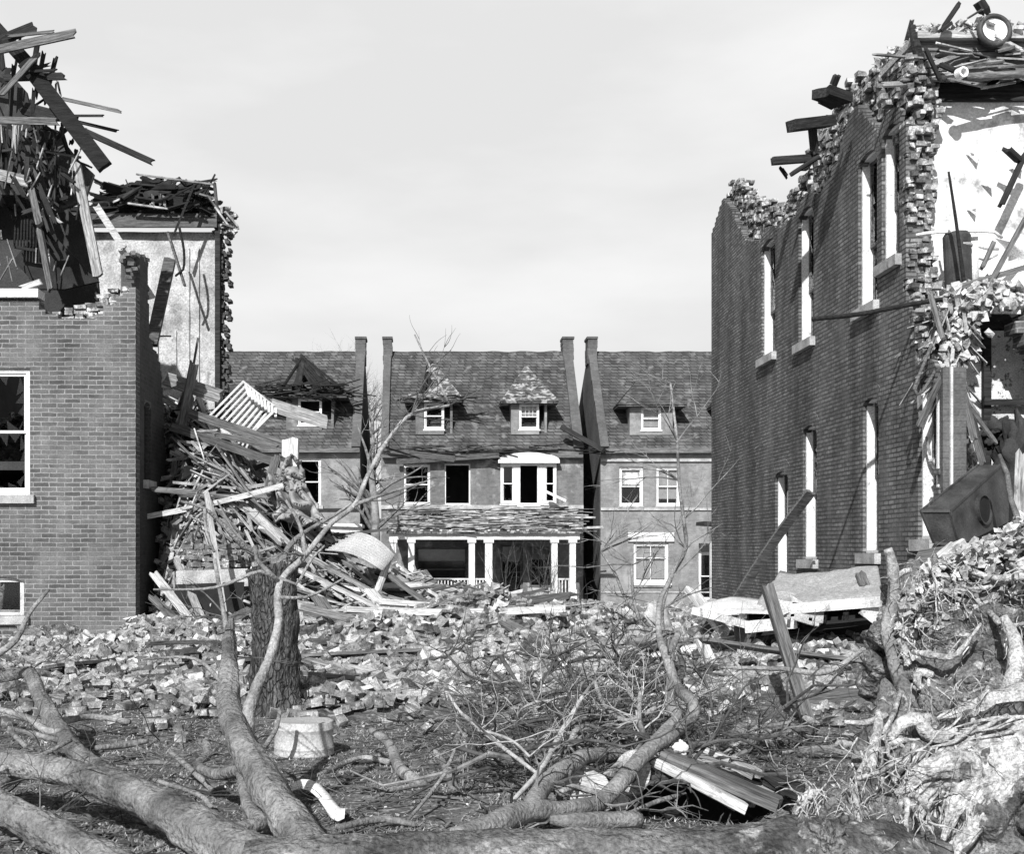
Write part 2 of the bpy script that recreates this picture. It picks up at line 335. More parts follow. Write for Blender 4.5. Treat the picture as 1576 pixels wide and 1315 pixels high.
def brickwall(name, m, parent, f, u0, u1, z0, z1, th, holes, keep, broken=True, step=.11, zstep=.076):
    """holes: (u0,u1,z0,z1)"""
    eu = [h[0] for h in holes] + [h[1] for h in holes]; ez = [h[2] for h in holes] + [h[3] for h in holes]
    ul, zl = lines(u0, u1, step, eu), lines(z0, z1, zstep, ez)
    def inside(u, z, j):
        for h in holes:
            if h[0] < u < h[1] and h[2] < z < h[3]: return False
        return keep(u, z, j)
    mb = MB(); cellwall(mb, f, ul, zl, th, inside)
    return mb.build(name, m, parent)
def window(parent, f, u0, u1, z0, z1, inset=.12, fw=.07, arch=0, wm='white', sill=True, broken=0, blind=0, rail=.5, mull=0, depth=.14, sillm='stone', label=None, liner=None, grid=0, sash=True, sh=.15, sm=None):
    mb = MB(); zt = z1
    n0, n1 = inset, inset + depth
    if liner: n0l, n1l = liner
    else: n0l, n1l = n0, n1
    mb.bm_(f, u0 + .002, u0 + fw, n0l, n1l, z0 + fw, zt - fw); mb.bm_(f, u1 - fw, u1 - .002, n0l, n1l, z0 + fw, zt - fw)
    mb.bm_(f, u0 + .002, u1 - .002, n0l, n1l, zt - fw, zt - .002); mb.bm_(f, u0 + .002, u1 - .002, n0l, n1l, z0 + .002, z0 + fw)
    w = mb.build('window', wm, parent)
    if label: w['label'] = label
    soldier = arch > .13
    if arch:                                                    # brick spandrels turn the square head into an arch
        a = MB(); K = 8; uc = (u0 + u1) / 2; hw = (u1 - u0) / 2
        for sgn in (-1, 1):
            for k in range(K):
                x0, x1 = k / K, (k + 1) / K
                za = z1 - arch * (1 - math.sqrt(max(0, 1 - x0 * x0))); zb = z1 - arch * (1 - math.sqrt(max(0, 1 - x1 * x1)))
                for (ua, ub, zlo_a, zlo_b) in ((uc + sgn * hw * x0, uc + sgn * hw * x1, za, zb),):
                    vs = [f(ua, -.003, zlo_a), f(ua, -.003, z1 + .03), f(ub, -.003, zlo_b), f(ub, -.003, z1 + .03), f(ua, n0 - .004, zlo_a), f(ua, n0 - .004, z1 + .03), f(ub, n0 - .004, zlo_b), f(ub, n0 - .004, z1 + .03)]
                    a.hexa([vs[0], vs[1], vs[4], vs[5], vs[2], vs[3], vs[6], vs[7]])
        # soldier course over the head
        for k in range(13 if soldier else 0):
            t0 = -1 + 2 * k / 13 + .012; t1 = -1 + 2 * (k + 1) / 13 - .012
            P = []
            for t in (t0, t1):
                u = uc + hw * t * 1.04; zz = z1 - arch * (1 - math.sqrt(max(0, 1 - min(1, abs(t)) ** 2))); dx, dz = t * .5, 1
                q = math.hypot(dx, dz); P.append((u, zz + .004)); P.append((u + dx / q * .22, zz + dz / q * .22))
            a.hexa([f(P[0][0], -.012, P[0][1]), f(P[1][0], -.012, P[1][1]), f(P[0][0], .05, P[0][1]), f(P[1][0], .05, P[1][1]),
                    f(P[2][0], -.012, P[2][1]), f(P[3][0], -.012, P[3][1]), f(P[2][0], .05, P[2][1]), f(P[3][0], .05, P[3][1])])
        a.build('arch', parent.get('archmat', 'brick_right') and M[parent.get('archmat', 'brick_right')], w)
    zr = z0 + (z1 - z0) * rail
    if not sash:
        b = MB(); b.bm_(f, u0 - sh * .6, u1 + sh * .6, -sh * .6, inset + .02, z0 - sh, z0 - .004); b.build('sill', sillm, w); return w
    s = MB(); sw = .045
    for (a_, b_, nn) in ((z0 + fw, zr + .02, n0 + .07), (zr - .02, zt - fw, n0 + .03)):
        ua, ub = u0 + fw, u1 - fw
        s.bm_(f, ua, ua + sw, nn, nn + .035, a_, b_); s.bm_(f, ub - sw, ub, nn, nn + .035, a_, b_)
        s.bm_(f, ua + sw, ub - sw, nn, nn + .035, a_, a_ + sw); s.bm_(f, ua + sw, ub - sw, nn, nn + .035, b_ - sw, b_)
        if mull: uc = (ua + ub) / 2; s.bm_(f, uc - .015, uc + .015, nn, nn + .03, a_ + sw, b_ - sw)
        if grid and a_ > z0 + fw:
            for k in range(1, grid):
                uu = ua + sw + (ub - ua - 2 * sw) * k / grid; s.bm_(f, uu - .01, uu + .01, nn + .002, nn + .028, a_ + sw, b_ - sw)
            for k in range(1, 3):
                zz = a_ + (b_ - a_) * k / 3; s.bm_(f, ua + sw, ub - sw, nn + .005, nn + .025, zz - .01, zz + .01)
    s.build('sash', sm or wm, w)
    ua, ub = u0 + fw + sw, u1 - fw - sw
    for (a_, b_, nn, br) in ((z0 + fw + sw, zr + .02 - sw, n0 + .085, broken & 1), (zr - .02 + sw, zt - fw - sw, n0 + .045, broken & 2)):
        p = MB(); uc, zc = (ua + ub) / 2, (a_ + b_) / 2
        if not br: p.bm_(f, ua, ub, nn, nn + .004, a_, b_)
        else:                                                   # glass left only as shards round the rim
            K = 14; rim, inn = [], []
            for k in range(K):
                an = 2 * math.pi * k / K; c, q = math.cos(an), math.sin(an); m_ = max(abs(c), abs(q))
                rim.append((uc + c / m_ * (ub - ua) / 2, zc + q / m_ * (b_ - a_) / 2)); t = U(.55, .98)
                inn.append((uc + (rim[-1][0] - uc) * t, zc + (rim[-1][1] - zc) * t))
            for k in range(K):
                j = (k + 1) % K
                p.prism([f(rim[k][0], nn, rim[k][1]), f(rim[j][0], nn, rim[j][1]), f(inn[k][0], nn, inn[k][1])], f(0, .004, 0) - f(0, 0, 0))
        p.build('pane', 'glass', w)
    if blind:
        b = MB(); zb = zt - fw - (zt - z0 - 2 * fw) * blind; b.bm_(f, u0 + fw, u1 - fw, n0 + .16, n0 + .17, zb, zt - fw); b.build('blind', 'blind', w)
    if sill:
        b = MB(); b.bm_(f, u0 - sh * .6, u1 + sh * .6, -sh * .6, inset + .02, z0 - sh, z0 - .004); b.build('sill', sillm, w)
    return w
def fy(y): return lambda u, n, z: Vector((u, y + n, z))         # wall facing the street
def fx(x): return lambda u, n, z: Vector((x + n, u, z))         # wall facing left
def fxr(x): return lambda u, n, z: Vector((x - n, u, z))        # wall facing right
def pxd(px, X): return (FPX * X) / (px - PX0)
def profile_on_X(X, pts):                                        # outline points read off the photograph, put on the wall's own plane
    out = []
    for px, py in pts:
        d = pxd(px, X); out.append((d, EYE - (py - PY0) * d / FPX))
    return sorted(out)
def torn(name, m, parent, cells, size=(.2, .1, .07), jr=.25, jp=.02):
    mb = MB()
    for c in cells:
        s = (size[0] * U(.6, 1.1), size[1] * U(.7, 1.3), size[2] * U(.8, 1.1))
        mb.box((c[0] + U(-jp, jp), c[1] + U(-jp, jp), c[2] + U(-jp, jp)), s, Matrix.Rotation(U(-jr, jr), 3, 'Z') @ Matrix.Rotation(U(-jr, jr) * .6, 3, 'X') @ Matrix.Rotation(U(-jr, jr) * .6, 3, 'Y'), jit=.012)
    return mb.build(name, m, parent)

# ============================================================ right brick building
XR = 6.35
rb = thing('brick_row_building', 'tall dark brick building on the right torn open at its near end with arched windows', 'building', (XR, 22, 0))
rb['archmat'] = 'brick_right'
prof = profile_on_X(XR, [(1094, 366), (1112, 304), (1122, 318), (1135, 345), (1150, 371), (1174, 372), (1195, 352), (1215, 338), (1240, 315), (1262, 297), (1280, 262), (1292, 232), (1302, 192), (1317, 163), (1336, 185), (1352, 206), (1368, 200), (1388, 192)])
holesR = [(23.7, 24.66, 5.28, 7.43), (21.34, 22.2, 5.16, 7.38), (18.33, 19.13, 5.17, 7.37), (17.47, 18.14, 5.62, 7.45),
          (22.84, 23.7, .95, 3.07), (21.17, 21.95, 1.5, 3.72), (18.27, 18.93, 1.6, 3.82), (16.28, 16.8, 1.78, 3.85)]
nearedge = [(-1, 16.15), (2.0, 16.18), (3.8, 16.22), (4.0, 16.75), (4.6, 16.95), (5.2, 17.25), (9.5, 17.3)]
def keepR(u, z, j):
    o = .05 * (j % 2)
    if u + o < interp(nearedge, z) + (.05 if z > 4 else 0) * nz(z * 3, 1) : return False
    if z < 3.9 and u < interp(nearedge, z) + .07 * abs(nz(z * 5, 5)): return False
    if 3.95 < z < 5.3 and u + o < interp(nearedge, z) + .12 * nz(z * 4, 5) + .05: return False
    return z < interp(prof, u) + .05 * nz(u * 5, 2)
brickwall('side_wall', 'brick_right', rb, fx(XR), 15.9, 29.0, -1, 9.2, .33, holesR, keepR)
for k, (u0, u1, z0, z1) in enumerate(holesR):
    window(rb, fx(XR), u0, u1, z0, z1, arch=.16, inset=.13, fw=.045, depth=.12, liner=(.05, .21), broken=[3, 2, 3, 3, 1, 3, 2, 3][k], rail=[.4, .4, .42, .42, .5, .5, .5, .5][k], sm='wood_mid')
# cell of dark rooms behind the side wall
mb = MB()
mb.b6(XR + 1.2, XR + 1.3, 17.9, 28.9, -1, 7.6); mb.b6(XR + .335, XR + 3, 28.7, 28.95, -1, 7.4)
mb.b6(XR + .335, XR + 1.2, 17.95, 28.6, 4.3, 4.5); mb.b6(XR + .335, XR + 1.2, 17.95, 28.6, 7.52, 7.6)
mb.build('room_partition', 'darkwall', rb)
# torn inner wythe standing above the face brick
up = profile_on_X(XR + .2, [(1118, 330), (1127, 300), (1131, 277), (1146, 277), (1150, 300), (1172, 306), (1190, 318), (1200, 330), (1222, 290), (1242, 262), (1252, 236), (1262, 200), (1276, 178), (1292, 150), (1308, 128), (1332, 108), (1360, 100), (1385, 94), (1404, 92), (1412, 96)])
cells = []
u = 17.2
while u < 28.6:
    zt, zb = interp(up, u), interp(prof, u) - .15
    z = zb
    while z < zt + .08 * nz(u * 3, 9):
        if R() < .93: cells.append((XR + .2 + U(-.06, .1) + .03 * nz(u, z * 2), u, z))
        if R() < .5: cells.append((XR + .42 + U(-.04, .06), u + .1, z))
        z += .078
    u += .19
torn('torn_brickwork', 'brickteeth', rb, cells, size=(.12, .2, .07), jr=.12, jp=.018)
# broken end of the side wall, brick ends towards the camera
cells = []
z = 1.0
while z < 8.25:
    e = interp(nearedge, z)
    if z > 3.85:
        for k in range(4):
            if R() < .9: cells.append((XR + .06 + .105 * k + U(-.02, .02), e + (U(-.05, .10) if z > 3.85 else U(.03, .09)) + (.12 if k > 2 else 0), z))
    z += .078
torn('torn_wall_end', 'brickteeth', rb, cells, size=(.105, .24, .070), jr=.08, jp=.012)
# upper room: bright plaster cross wall, blocking, lath and attic timber over it
YC = 17.62
mb = MB(); cellwall(mb, fy(YC), lines(6.72, 11, .3), lines(4.35, 7.95, .3), .15, lambda u, z, j: True, jit=lambda u, z, s: (0, 0, .03 * nz(u * 2, z * 2)))
mb.build('plaster_wall', 'plaster_bright', rb)
mb = MB()
for k in range(11):                                              # flaps of torn wallpaper
    x, z = U(7.35, 8.6), U(5.9, 7.0)
    if z > 6.75 - (x - 7.35) * .1 or R() < .35:
        mb.prism([Vector((x + U(-.12, .0), YC - .03, z + U(-.05, .08))), Vector((x + U(.03, .16), YC - .05, z + U(-.02, .08))), Vector((x + U(0, .14), YC - .10, z - U(.03, .10)))], Vector((0, .004, 0)))
mb.build('torn_wallpaper', 'wallpaper', rb)
mb = MB(); mb.b6(6.64, 6.715, YC - .12, YC + .2, 4.3, 8.0); mb.b6(6.72, 11, YC - .07, YC - .004, 7.72, 7.95); mb.build('corner_stud', 'wood_dark', rb)
mb = MB()
mb.b6(6.55, 11, YC - .32, YC - .24, 7.96, 8.28); mb.b6(6.55, 11, YC - .30, YC - .26, 8.30, 8.42)
for x in [6.7 + .42 * k for k in range(11)]: mb.b6(x, x + .06, YC - .2, YC + 4, 7.97, 8.25)
mb.build('attic_joists', 'wood_mid', rb)
mb = MB(); mb.b6(6.5, 11, YC - .42, YC + 4, 8.43, 8.53); mb.build('attic_floor', 'wood_light', rb)
mb = MB(); mb.b6(6.6, 11, YC - .20, YC + 4, 8.29, 8.42); mb.build('attic_gap_shade', 'dark', rb)  # solid near-black slab painting the shade of the gap under the floor
# plaster and lath heaped on the attic floor
mb = MB()
for k in range(1100):
    x = U(6.5, 11); y = U(YC - .45, YC + 1.5); h = .12 + .20 * sstep(6.9, 7.4, x) * (.6 + .4 * nz(x * 2, 3)); z = 8.53 + U(0, h) + (y - YC) * .10
    mb.box((x, y, z), (U(.03, .15), U(.03, .14), U(.015, .05)), Matrix.Rotation(U(0, 6), 3, 'Z') @ Matrix.Rotation(U(-.8, .8), 3, 'X') @ Matrix.Rotation(U(-.8, .8), 3, 'Y'), jit=.02)
mb.build('plaster_rubble', 'plasterchunk', rb)
mb = MB()
for k in range(90):
    x = U(6.6, 11); y = U(YC - .5, YC + 1.0); z = 8.54 + U(0, .16); a = U(0, 6.28); e = U(-.2, .35); L = U(.15, .5)
    d = Vector((math.cos(a) * math.cos(e), math.sin(a) * math.cos(e), math.sin(e)))
    mb.beam((x, y, z), Vector((x, y, z)) + d * L, U(.02, .06), .012, spl=.05)
mb.build('attic_lath', 'wood_isl', rb)
mb = MB()
for k in range(46):                                              # splintered edges of the attic floor
    p = at(U(1428, 1600), U(76, 128), 17.22); a = random.gauss(0, .22) + (math.pi if R() < .5 else 0); L = U(.15, .8)
    mb.beam(p, p + Vector((L * math.cos(a), U(-.12, .03), L * math.sin(a))), U(.03, .11), U(.015, .03), spl=.08, roll=U(-1, 1))
mb.build('splintered_edge_boards', 'wood_isl', rb)
mb = MB(); mb.tube([at(1404, 40, 17.3), at(1410, 72, 17.25), at(1420, 110, 17.3)], [.05, .06, .07], 8, rough=.3); mb.build('hanging_roofing', 'wood_dark', rb)
# second floor level: joists, dark void and hanging lath; the lower wallpapered room
mb = MB(); mb.b6(6.75, 11, YC - .16, YC - .01, 4.62, 4.82)
for x in [7.0 + .41 * k for k in range(10)]: mb.b6(x, x + .05, YC, YC + 3, 4.55, 4.8)
mb.build('floor_joists', 'wood_dark', rb)
mb = MB(); mb.b6(XR + .02, XR + .31, 16.04, 16.11, .9, 3.9); mb.build('torn_casing', 'house_side', rb)
mb = MB(); mb.b6(XR + .1, XR + .13, 16.0, 16.036, .9, 3.9); mb.build('casing_strip', 'whitedirty', rb)
mb = MB(); cellwall(mb, fy(17.5), lines(7.22, 11, .3), lines(-.5, 4.6, .3), .15, lambda u, z, j: True, jit=lambda u, z, s: (0, 0, .03 * nz(u * 2, z * 2)))
mb.build('papered_wall', 'wallpaper', rb)
mb = MB(); mb.b6(6.72, 7.54, 18.7, 18.85, -.5, 4.5); mb.b6(6.69, 11, YC + .16, YC + 3.5, 4.30, 4.46); mb.b6(10.9, 11, YC + .2, 21, -.5, 8.0); mb.build('back_partition', 'darkwall', rb)
mb = MB(); mb.b6(7.46, 7.56, 17.40, 17.48, .5, 4.6); mb.b6(7.44, 8.0, 17.34, 17.396, 3.58, 3.66); mb.build('stud_strip', 'wood_dark', rb)
mb = MB(); mb.b6(7.0, 7.45, 18.55, 18.69, 1.2, 3.9); mb.build('room_door', 'wood_mid', rb)
# stub of the far-right brick pier, stepped where it tore
def keepP(u, z, j):
    e = 7.62 - .10 * ((z * 6.3) % 1.6 > .8) + interp([(2, .55), (2.6, .3), (3.2, .25), (3.6, .32), (4.15, .30), (4.4, .0), (4.9, .12), (5.0, .4)], z)
    return u > e + .06 * nz(z * 9, 4) and z < 4.85 + (u - 7.9) * .5 and z > 1.6 + max(0, 8.0 - u) * 1
brickwall('pier', 'brick_left', rb, fy(16.6), 7.3, 9.6, 0, 6.4, .33, [], keepP)
# timbers jutting out of the broken top
def beamobj(name, m, parent, p0, p1, w, h, roll=0, spl=.08, segs=1, bow=0, up=None):
    '''a board modelled along its own length, so the grain runs with it'''
    p0, p1 = Vector(p0), Vector(p1); d = p1 - p0; L = d.length; d.normalize(); a = d.cross(Vector(up) if up else Vector((0, 0, 1)))
    if a.length < 1e-3: a = d.cross(Vector((0, 1, 0)))
    a.normalize(); b = a.cross(d).normalized()
    if roll: q = Matrix.Rotation(roll, 3, d); a = q @ a; b = q @ b
    mb = MB(); mb.beam((0, 0, 0), (L, 0, 0), w, h, 0, min(spl, L * .3), segs=segs, bow=bow); o = mb.build(name, m, None, origin=(0, 0, 0))
    o.rotation_euler = Matrix((d, -a, b)).transposed().to_euler(); c = Vector((0, 0, 0)); q = parent
    while q: c += q.location; q = q.parent
    o.location = p0 - c; o.parent = parent; return o
def bm1(name, m, parent, p0, p1, w, h, spl=.08, roll=0, segs=1, bow=0, label=None):
    o = beamobj(name, m, parent, p0, p1, w, h, roll, spl, segs, bow)
    if label: o['label'] = label
    return o
for a, b, w, h in (((1215, 194, 19.6), (1282, 186, 20.2), .2, .16), ((1250, 195, 20.0), (1254, 236, 20.2), .12, .1), ((1187, 248, 21.5), (1256, 243, 22.0), .14, .12), ((1262, 141, 18.6), (1302, 155, 18.9), .30, .14),
                   ((1289, 114, 18.7), (1281, 134, 18.8), .09, .07), ((1200, 256, 21.7), (1214, 276, 21.8), .05, .05), ((1215, 270, 21.2), (1262, 240, 21), .07, .06), ((1266, 150, 18.9), (1290, 162, 19.2), .2, .1)):
    bm1('jutting_joist', 'wood_dark', rb, at(*a), at(*b), w, h)
mb = MB(); mb.b6(XR - .02, XR + .5, 16.5, 29, -1, .0); mb.build('footing', 'stone', rb)

# things caught in the torn end
def tubeobj(name, m, parent, pts, rads, segs=8, **k):
    mb = MB(); mb.tube(pts, rads, segs, **k); return mb.build(name, m, parent, smooth=True)
t = thing('water_tank', 'dark upright water tank hanging in the torn bathroom of the right building', 'tank', at(1474, 455, 17.0))
mb = MB(); c = at(1474, 405, 17.0)
L_ = [(-.43, .0), (-.42, .17), (.36, .175), (.41, .14), (.43, .0)]
def lathe(mb, c, prof, segs=24, axis=(0, 0, 1), tilt=None):
    q = Vector((0, 0, 1)).rotation_difference(Vector(axis)).to_matrix(); vs = []; n = len(prof)
    for k in range(segs):
        a = 2 * math.pi * k / segs
        for z, r in prof: vs.append(Vector(c) + q @ Vector((r * math.cos(a), r * math.sin(a), z)))
    fs = [(k * n + i, ((k + 1) % segs) * n + i, ((k + 1) % segs) * n + i + 1, k * n + i + 1) for k in range(segs) for i in range(n - 1)]
    mb.add(vs, fs)
lathe(mb, c, [(-.43, .01), (-.42, .17), (.34, .175), (.40, .14), (.43, .01)], axis=(-.06, -.05, 1)); mb.build('tank_body', 'metaldark', t, smooth=False)
mb = MB(); lathe(mb, c + Vector((0, 0, .2)), [(0, .178), (.012, .185), (.03, .185), (.04, .178)]); mb.build('band', 'metal', t)
t = thing('bathtub', 'white enamelled bathtub tipped up beside the dark water tank', 'bathtub', at(1505, 450, 17.1))
mb = MB()                                                        # lofted tub on its side
ax = Vector((1, .1, .02)).normalized(); c0 = at(1430, 356, 17.15)
rim = [at(1410, 362, 17.0), at(1425, 359, 16.95), at(1470, 356, 16.9), at(1530, 357, 16.95), at(1542, 366, 17.0)]
mb.tube(rim, [.022] * 5, 8); rimo = mb.build('rim', 'enamel', t, smooth=True)
mb = MB()
for k, (a, b, w) in enumerate((((1486, 362), (1489, 448), .16), ((1498, 362), (1500, 450), .10))): mb.beam(at(a[0], a[1], 17.05), at(b[0], b[1], 17.1), w, .06, roll=math.pi / 2 * 0, up=(0, 1, 0))
K = 14; vs = []
for i in range(K + 1):
    t_ = i / K; an = math.pi * t_
    for j in range(6):
        s_ = j / 5; x = 1530 + 22 * math.sin(an) * (1 - .3 * s_) + s_ * 38; y = 366 + 62 * t_ + 10 * s_
        vs.append(at(x, y, 17.0 + .35 * math.sin(an) * (1 - s_) + .1 * s_))
mb.add(vs, [(i * 6 + j, i * 6 + j + 1, (i + 1) * 6 + j + 1, (i + 1) * 6 + j) for i in range(K) for j in range(5)])
mb.build('tub_shell', 'enamel', t, smooth=True)
mb = MB()
for a, b in (((1500, 376), (1536, 384)), ((1502, 394), (1534, 392))): mb.tube([at(a[0], a[1], 17.1), at((a[0] + b[0]) / 2, a[1] + 4, 17.0), at(b[0], b[1], 17.1)], [.03, .045, .02], 8)
mb.build('foot', 'enamel', t, smooth=True)
# ring on the attic
t = thing('round_basin', 'round white basin with thick dark rim resting on the rubble of the right attic', 'basin', at(1530, 72, 17.2))
c = at(1530, 47, 17.2); q = Vector((0, -1, .12)).normalized()
mb = MB(); lathe(mb, c, [(0, .165), (.05, .17), (.06, .205), (.02, .235), (-.04, .235), (-.05, .17), (-.02, .165)], 32, axis=q); mb.build('rim', 'metaldark', t, smooth=True)
mb = MB(); lathe(mb, c, [(.012, .002), (0.0, .09), (.02, .166)], 32, axis=q); mb.build('bowl', 'enamel', t, smooth=True)
# open pipe end
t = thing('drain_pipe', 'pale open-ended drain pipe lying along the attic joists of the right building', 'pipe', at(1475, 115, 17))
mb = MB(); mb.tube([at(1483, 118, 16.95), at(1510, 118, 17.0), at(1545, 115, 17.02), at(1640, 112, 17.1)], [.045, .06, .05, .05], 12); mb.build('pipe_run', 'wood_mid', t, smooth=True)
mb = MB(); lathe(mb, at(1476, 114, 16.9), [(.1, .045), (.1, .07), (0, .075), (0, .048), (.1, .045)], 20, axis=(.25, -1, 0)); mb.build('collar', 'enamel', t)
def pipething(name, label, cat, m, pts, r, group=None, segs=8, rough=.04):
    mb = MB(); mb.tube(pts, r if isinstance(r, list) else [r] * len(pts), segs, rough=rough); return tag(mb.build(name, m, None, smooth=True), label, cat, group)
pipething('iron_pipe', 'long thin dark pipe sticking out level across the right brick wall', 'pipe', 'wood_dark', [at(1251, 491, 15.8), at(1320, 484, 16.2), at(1400, 469, 16.6), at(1482, 456, 17.0)], .03)
pipething('iron_pipe', 'thin dark rod standing upright against the bright plaster room', 'pipe', 'wood_dark', [at(1460, 264, 16.4), at(1472, 345, 16.5), at(1486, 452, 16.6), at(1492, 470, 16.7)], [.016, .022, .03, .03])
pipething('iron_pipe', 'bent loop of thin pipe hanging below the torn plaster lath', 'pipe', 'wood_mid', [at(1443, 505, 16.6), at(1428, 545, 16.3), at(1407, 598, 16.0), at(1411, 608, 15.95), at(1419, 604, 16.0), at(1445, 562, 16.3)], .02)
def plank(label, a, b, w, h, m='wood_mid', cat='board', group=None, spl=.1, roll=0, name='broken_board', segs=1, bow=0, up=None):
    return tag(beamobj(name, m, None, at(*a), at(*b), w, h, roll, spl, segs, bow, up), label, cat, group)
plank('grey scantling lying slantwise over the foot of the bathtub', (1469, 444, 16.5), (1600, 405, 16.7), .09, .07)
plank('long dark pole leaning up rightwards past the bathtub', (1494, 490, 16.6), (1582, 330, 16.5), .07, .06)
plank('short dark pole crossing the tub opening', (1508, 420, 16.7), (1532, 368, 16.7), .05, .05)
plank('slim pole dropping from the broken wall end to the torn plaster', (1430, 446, 16.5), (1454, 530, 16.4), .07, .06)
plank('leaning pole left of the wallpapered room, with the white knot of plaster at its top', (1474, 566, 16.2), (1500, 680, 16.0), .07, .06)
plank('thin stick slanting left from the plaster knot', (1458, 562, 16.2), (1412, 660, 15.9), .06, .05)
plank('dark splintered pole leaning through the room under the joists', (1452, 600, 17.3), (1500, 705, 17.0), .09, .06, m='wood_dark')
plank('pole ending beside the furnace top', (1484, 612, 16.4), (1514, 720, 16.2), .07, .06, m='wood_mid')
plank('dark snapped rafter rising above the round basin', (1502, -4, 17.2), (1520, 24, 17.2), .13, .1, m='wood_dark')
plank('dark slanted stick rising from the left edge of the right attic', (1480, 0, 17.2), (1446, 50, 17.1), .06, .05, m='wood_dark', spl=.15)
plank('short splintered stick under the slanted attic stick', (1465, 34, 17.1), (1444, 50, 17.0), .1, .04, m='wood_dark', spl=.15)
plank('slanted prop nailed across the attic joists near the drain pipe', (1423, 72, 16.95), (1449, 128, 16.9), .09, .04, m='wood_dark')
plank('dark joist lying above the drain pipe', (1440, 96, 17.05), (1478, 112, 16.95), .07, .06, m='wood_dark')
plank('dark splintered board stuck on the right plaster wall', (1545, 225, 17.1), (1572, 250, 17.2), .1, .06, m='wood_dark')
plank('broad dark board leaning on the wallpaper at the right edge', (1540, 318, 17.2), (1580, 232, 17.2), .12, .05, m='wood_dark')
# hanging plaster and lath
mb = MB()
for k in range(620):
    t_ = R(); cx_ = 1492 + (1458 - 1492) * t_ + random.gauss(0, 22 * (1 - t_ * .6)); cy_ = 440 + 130 * t_ + random.gauss(0, 8)
    if R() < .35: cx_, cy_ = U(1490, 1572), U(435, 475)
    p = at(cx_, cy_, 16.75 + U(-.35, .35)); mb.box(p, (U(.02, .10), U(.02, .09), U(.02, .11)), Matrix.Rotation(U(0, 6), 3, 'Y') @ Matrix.Rotation(U(-.7, .7), 3, 'X'), jit=.03)
tag(mb.build('hanging_plaster', 'plasterchunk'), 'mass of broken bright plaster hanging where the right building tore open', 'plaster', kind='stuff')
mb = MB()
for k in range(95):
    a = random.gauss(math.pi / 2, .5); p = at(random.gauss(1466, 13), U(450, 590), 16.7 + U(-.3, .3)); L = U(.2, .75)
    mb.beam(p, p + Vector((math.cos(a) * L, U(-.2, .2), -math.sin(a) * L)), U(.025, .055), .012, spl=.05)
tag(mb.build('hanging_lath', 'wood_isl'), 'tangle of splintered pale lath dangling under the bathtub', 'lath', kind='stuff')
mb = MB()
for k in range(70):
    p = at(random.gauss(1462, 17), U(480, 690), 16.9 + U(-.45, .5)); a = random.gauss(math.pi / 2, .3); L = U(.2, .8)
    mb.beam(p, p + Vector((math.cos(a) * L, U(-.3, .2), -math.sin(a) * L)), U(.02, .08), U(.012, .04), spl=.1, roll=U(0, 3))
tag(mb.build("hanging_splinters", "wood_isl"), 'dark splintered studs and lath hanging down the torn corner of the right building', 'splinters', kind='stuff')
mb = MB()
for k in range(260):
    p = at(U(1440, 1500), U(690, 800), 17.0 + U(-.4, .4)); mb.box(p, (U(.03, .2), U(.03, .15), U(.02, .12)), Matrix.Rotation(U(0, 6), 3, 'Z') @ Matrix.Rotation(U(-1, 1), 3, 'X'), jit=.02)
tag(mb.build('corner_rubble', 'brickteeth'), 'broken brick and plaster heaped behind the furnace', 'rubble', kind='stuff')
# furnace cabinet
t = thing('metal_furnace', 'big dark riveted metal furnace box tipped over below the torn corner', 'furnace', at(1470, 836, 15.2))
A, B, C_, D = at(1418, 787, 15.0), at(1462, 787, 14.9), at(1477, 840, 15.0), at(1438, 836, 15.1)
E, F = at(1506, 716, 16.0), at(1540, 716, 15.9); G, H = at(1560, 800, 15.9), at(1520, 842, 16.0)
mb = MB(); mb.add([A, B, C_, D, E, F, G, H], [(0, 1, 2, 3), (4, 7, 6, 5), (0, 4, 5, 1), (1, 5, 6, 2), (3, 2, 6, 7), (0, 3, 7, 4)]); mb.build('casing', 'metaldark', t)
mb = MB()
for a, b in ((A, B), (B, C_), (C_, D), (A, D), (B, F), (A, E)): mb.beam(a, b, .03, .03)
mb.build('edge_trim', 'metaldark', t)
nrm = (F - B).cross(C_ - B).normalized(); nrm = nrm if nrm.y < 0 else -nrm
hc = (B + F + C_ + G) / 4 + nrm * .02
mb = MB(); lathe(mb, hc, [(0, .16), (.03, .165), (.03, .185), (-.02, .185)], 24, axis=nrm); mb.build('flue_collar', 'metaldark', t)
mb = MB(); lathe(mb, hc, [(.006, .001), (.006, .16)], 24, axis=nrm); mb.build('flue_shade', 'dark', t)  # flat dark disc painted in for the shade inside the flue

# ============================================================ left brick building
XL = -5.0; YL = 22.3
lb = thing('brick_house', 'ruined brick house on the left with its roof torn off above a stepped brick wall', 'building', (XL - 2, YL, 0))
lb['archmat'] = 'brick_left'
def pxX(px, d=YL): return (px - PX0) * d / FPX
def pyZ(py, d=YL): return EYE - (py - PY0) * d / FPX
ptop = [(-9, 6.0), (pxX(0), pyZ(460)), (pxX(62), pyZ(460)), (pxX(64), pyZ(478)), (pxX(105), pyZ(490)), (pxX(150), pyZ(490)), (pxX(165), pyZ(470)), (pxX(186), pyZ(462)), (pxX(195), pyZ(448)), (pxX(209), pyZ(440))]
hl = [(pxX(-42), pxX(46), pyZ(762), pyZ(567)), (pxX(-42), pxX(37), pyZ(948), pyZ(888))]
ll = brickwall('front_wall', 'brick_left', lb, fy(YL), -9.2, XL, -.4, 6.4, .33, hl, lambda u, z, j: z < interp(ptop, u + .05 * (j % 2)) + .06 * nz(u * 4, 8) and z > .05)
window(lb, fy(YL), *hl[0], inset=.06, fw=.08, broken=3, rail=.5)
window(lb, fy(YL), *hl[1], inset=.06, fw=.05, broken=0, arch=.12, rail=.02, wm='whitedirty', sill=True)
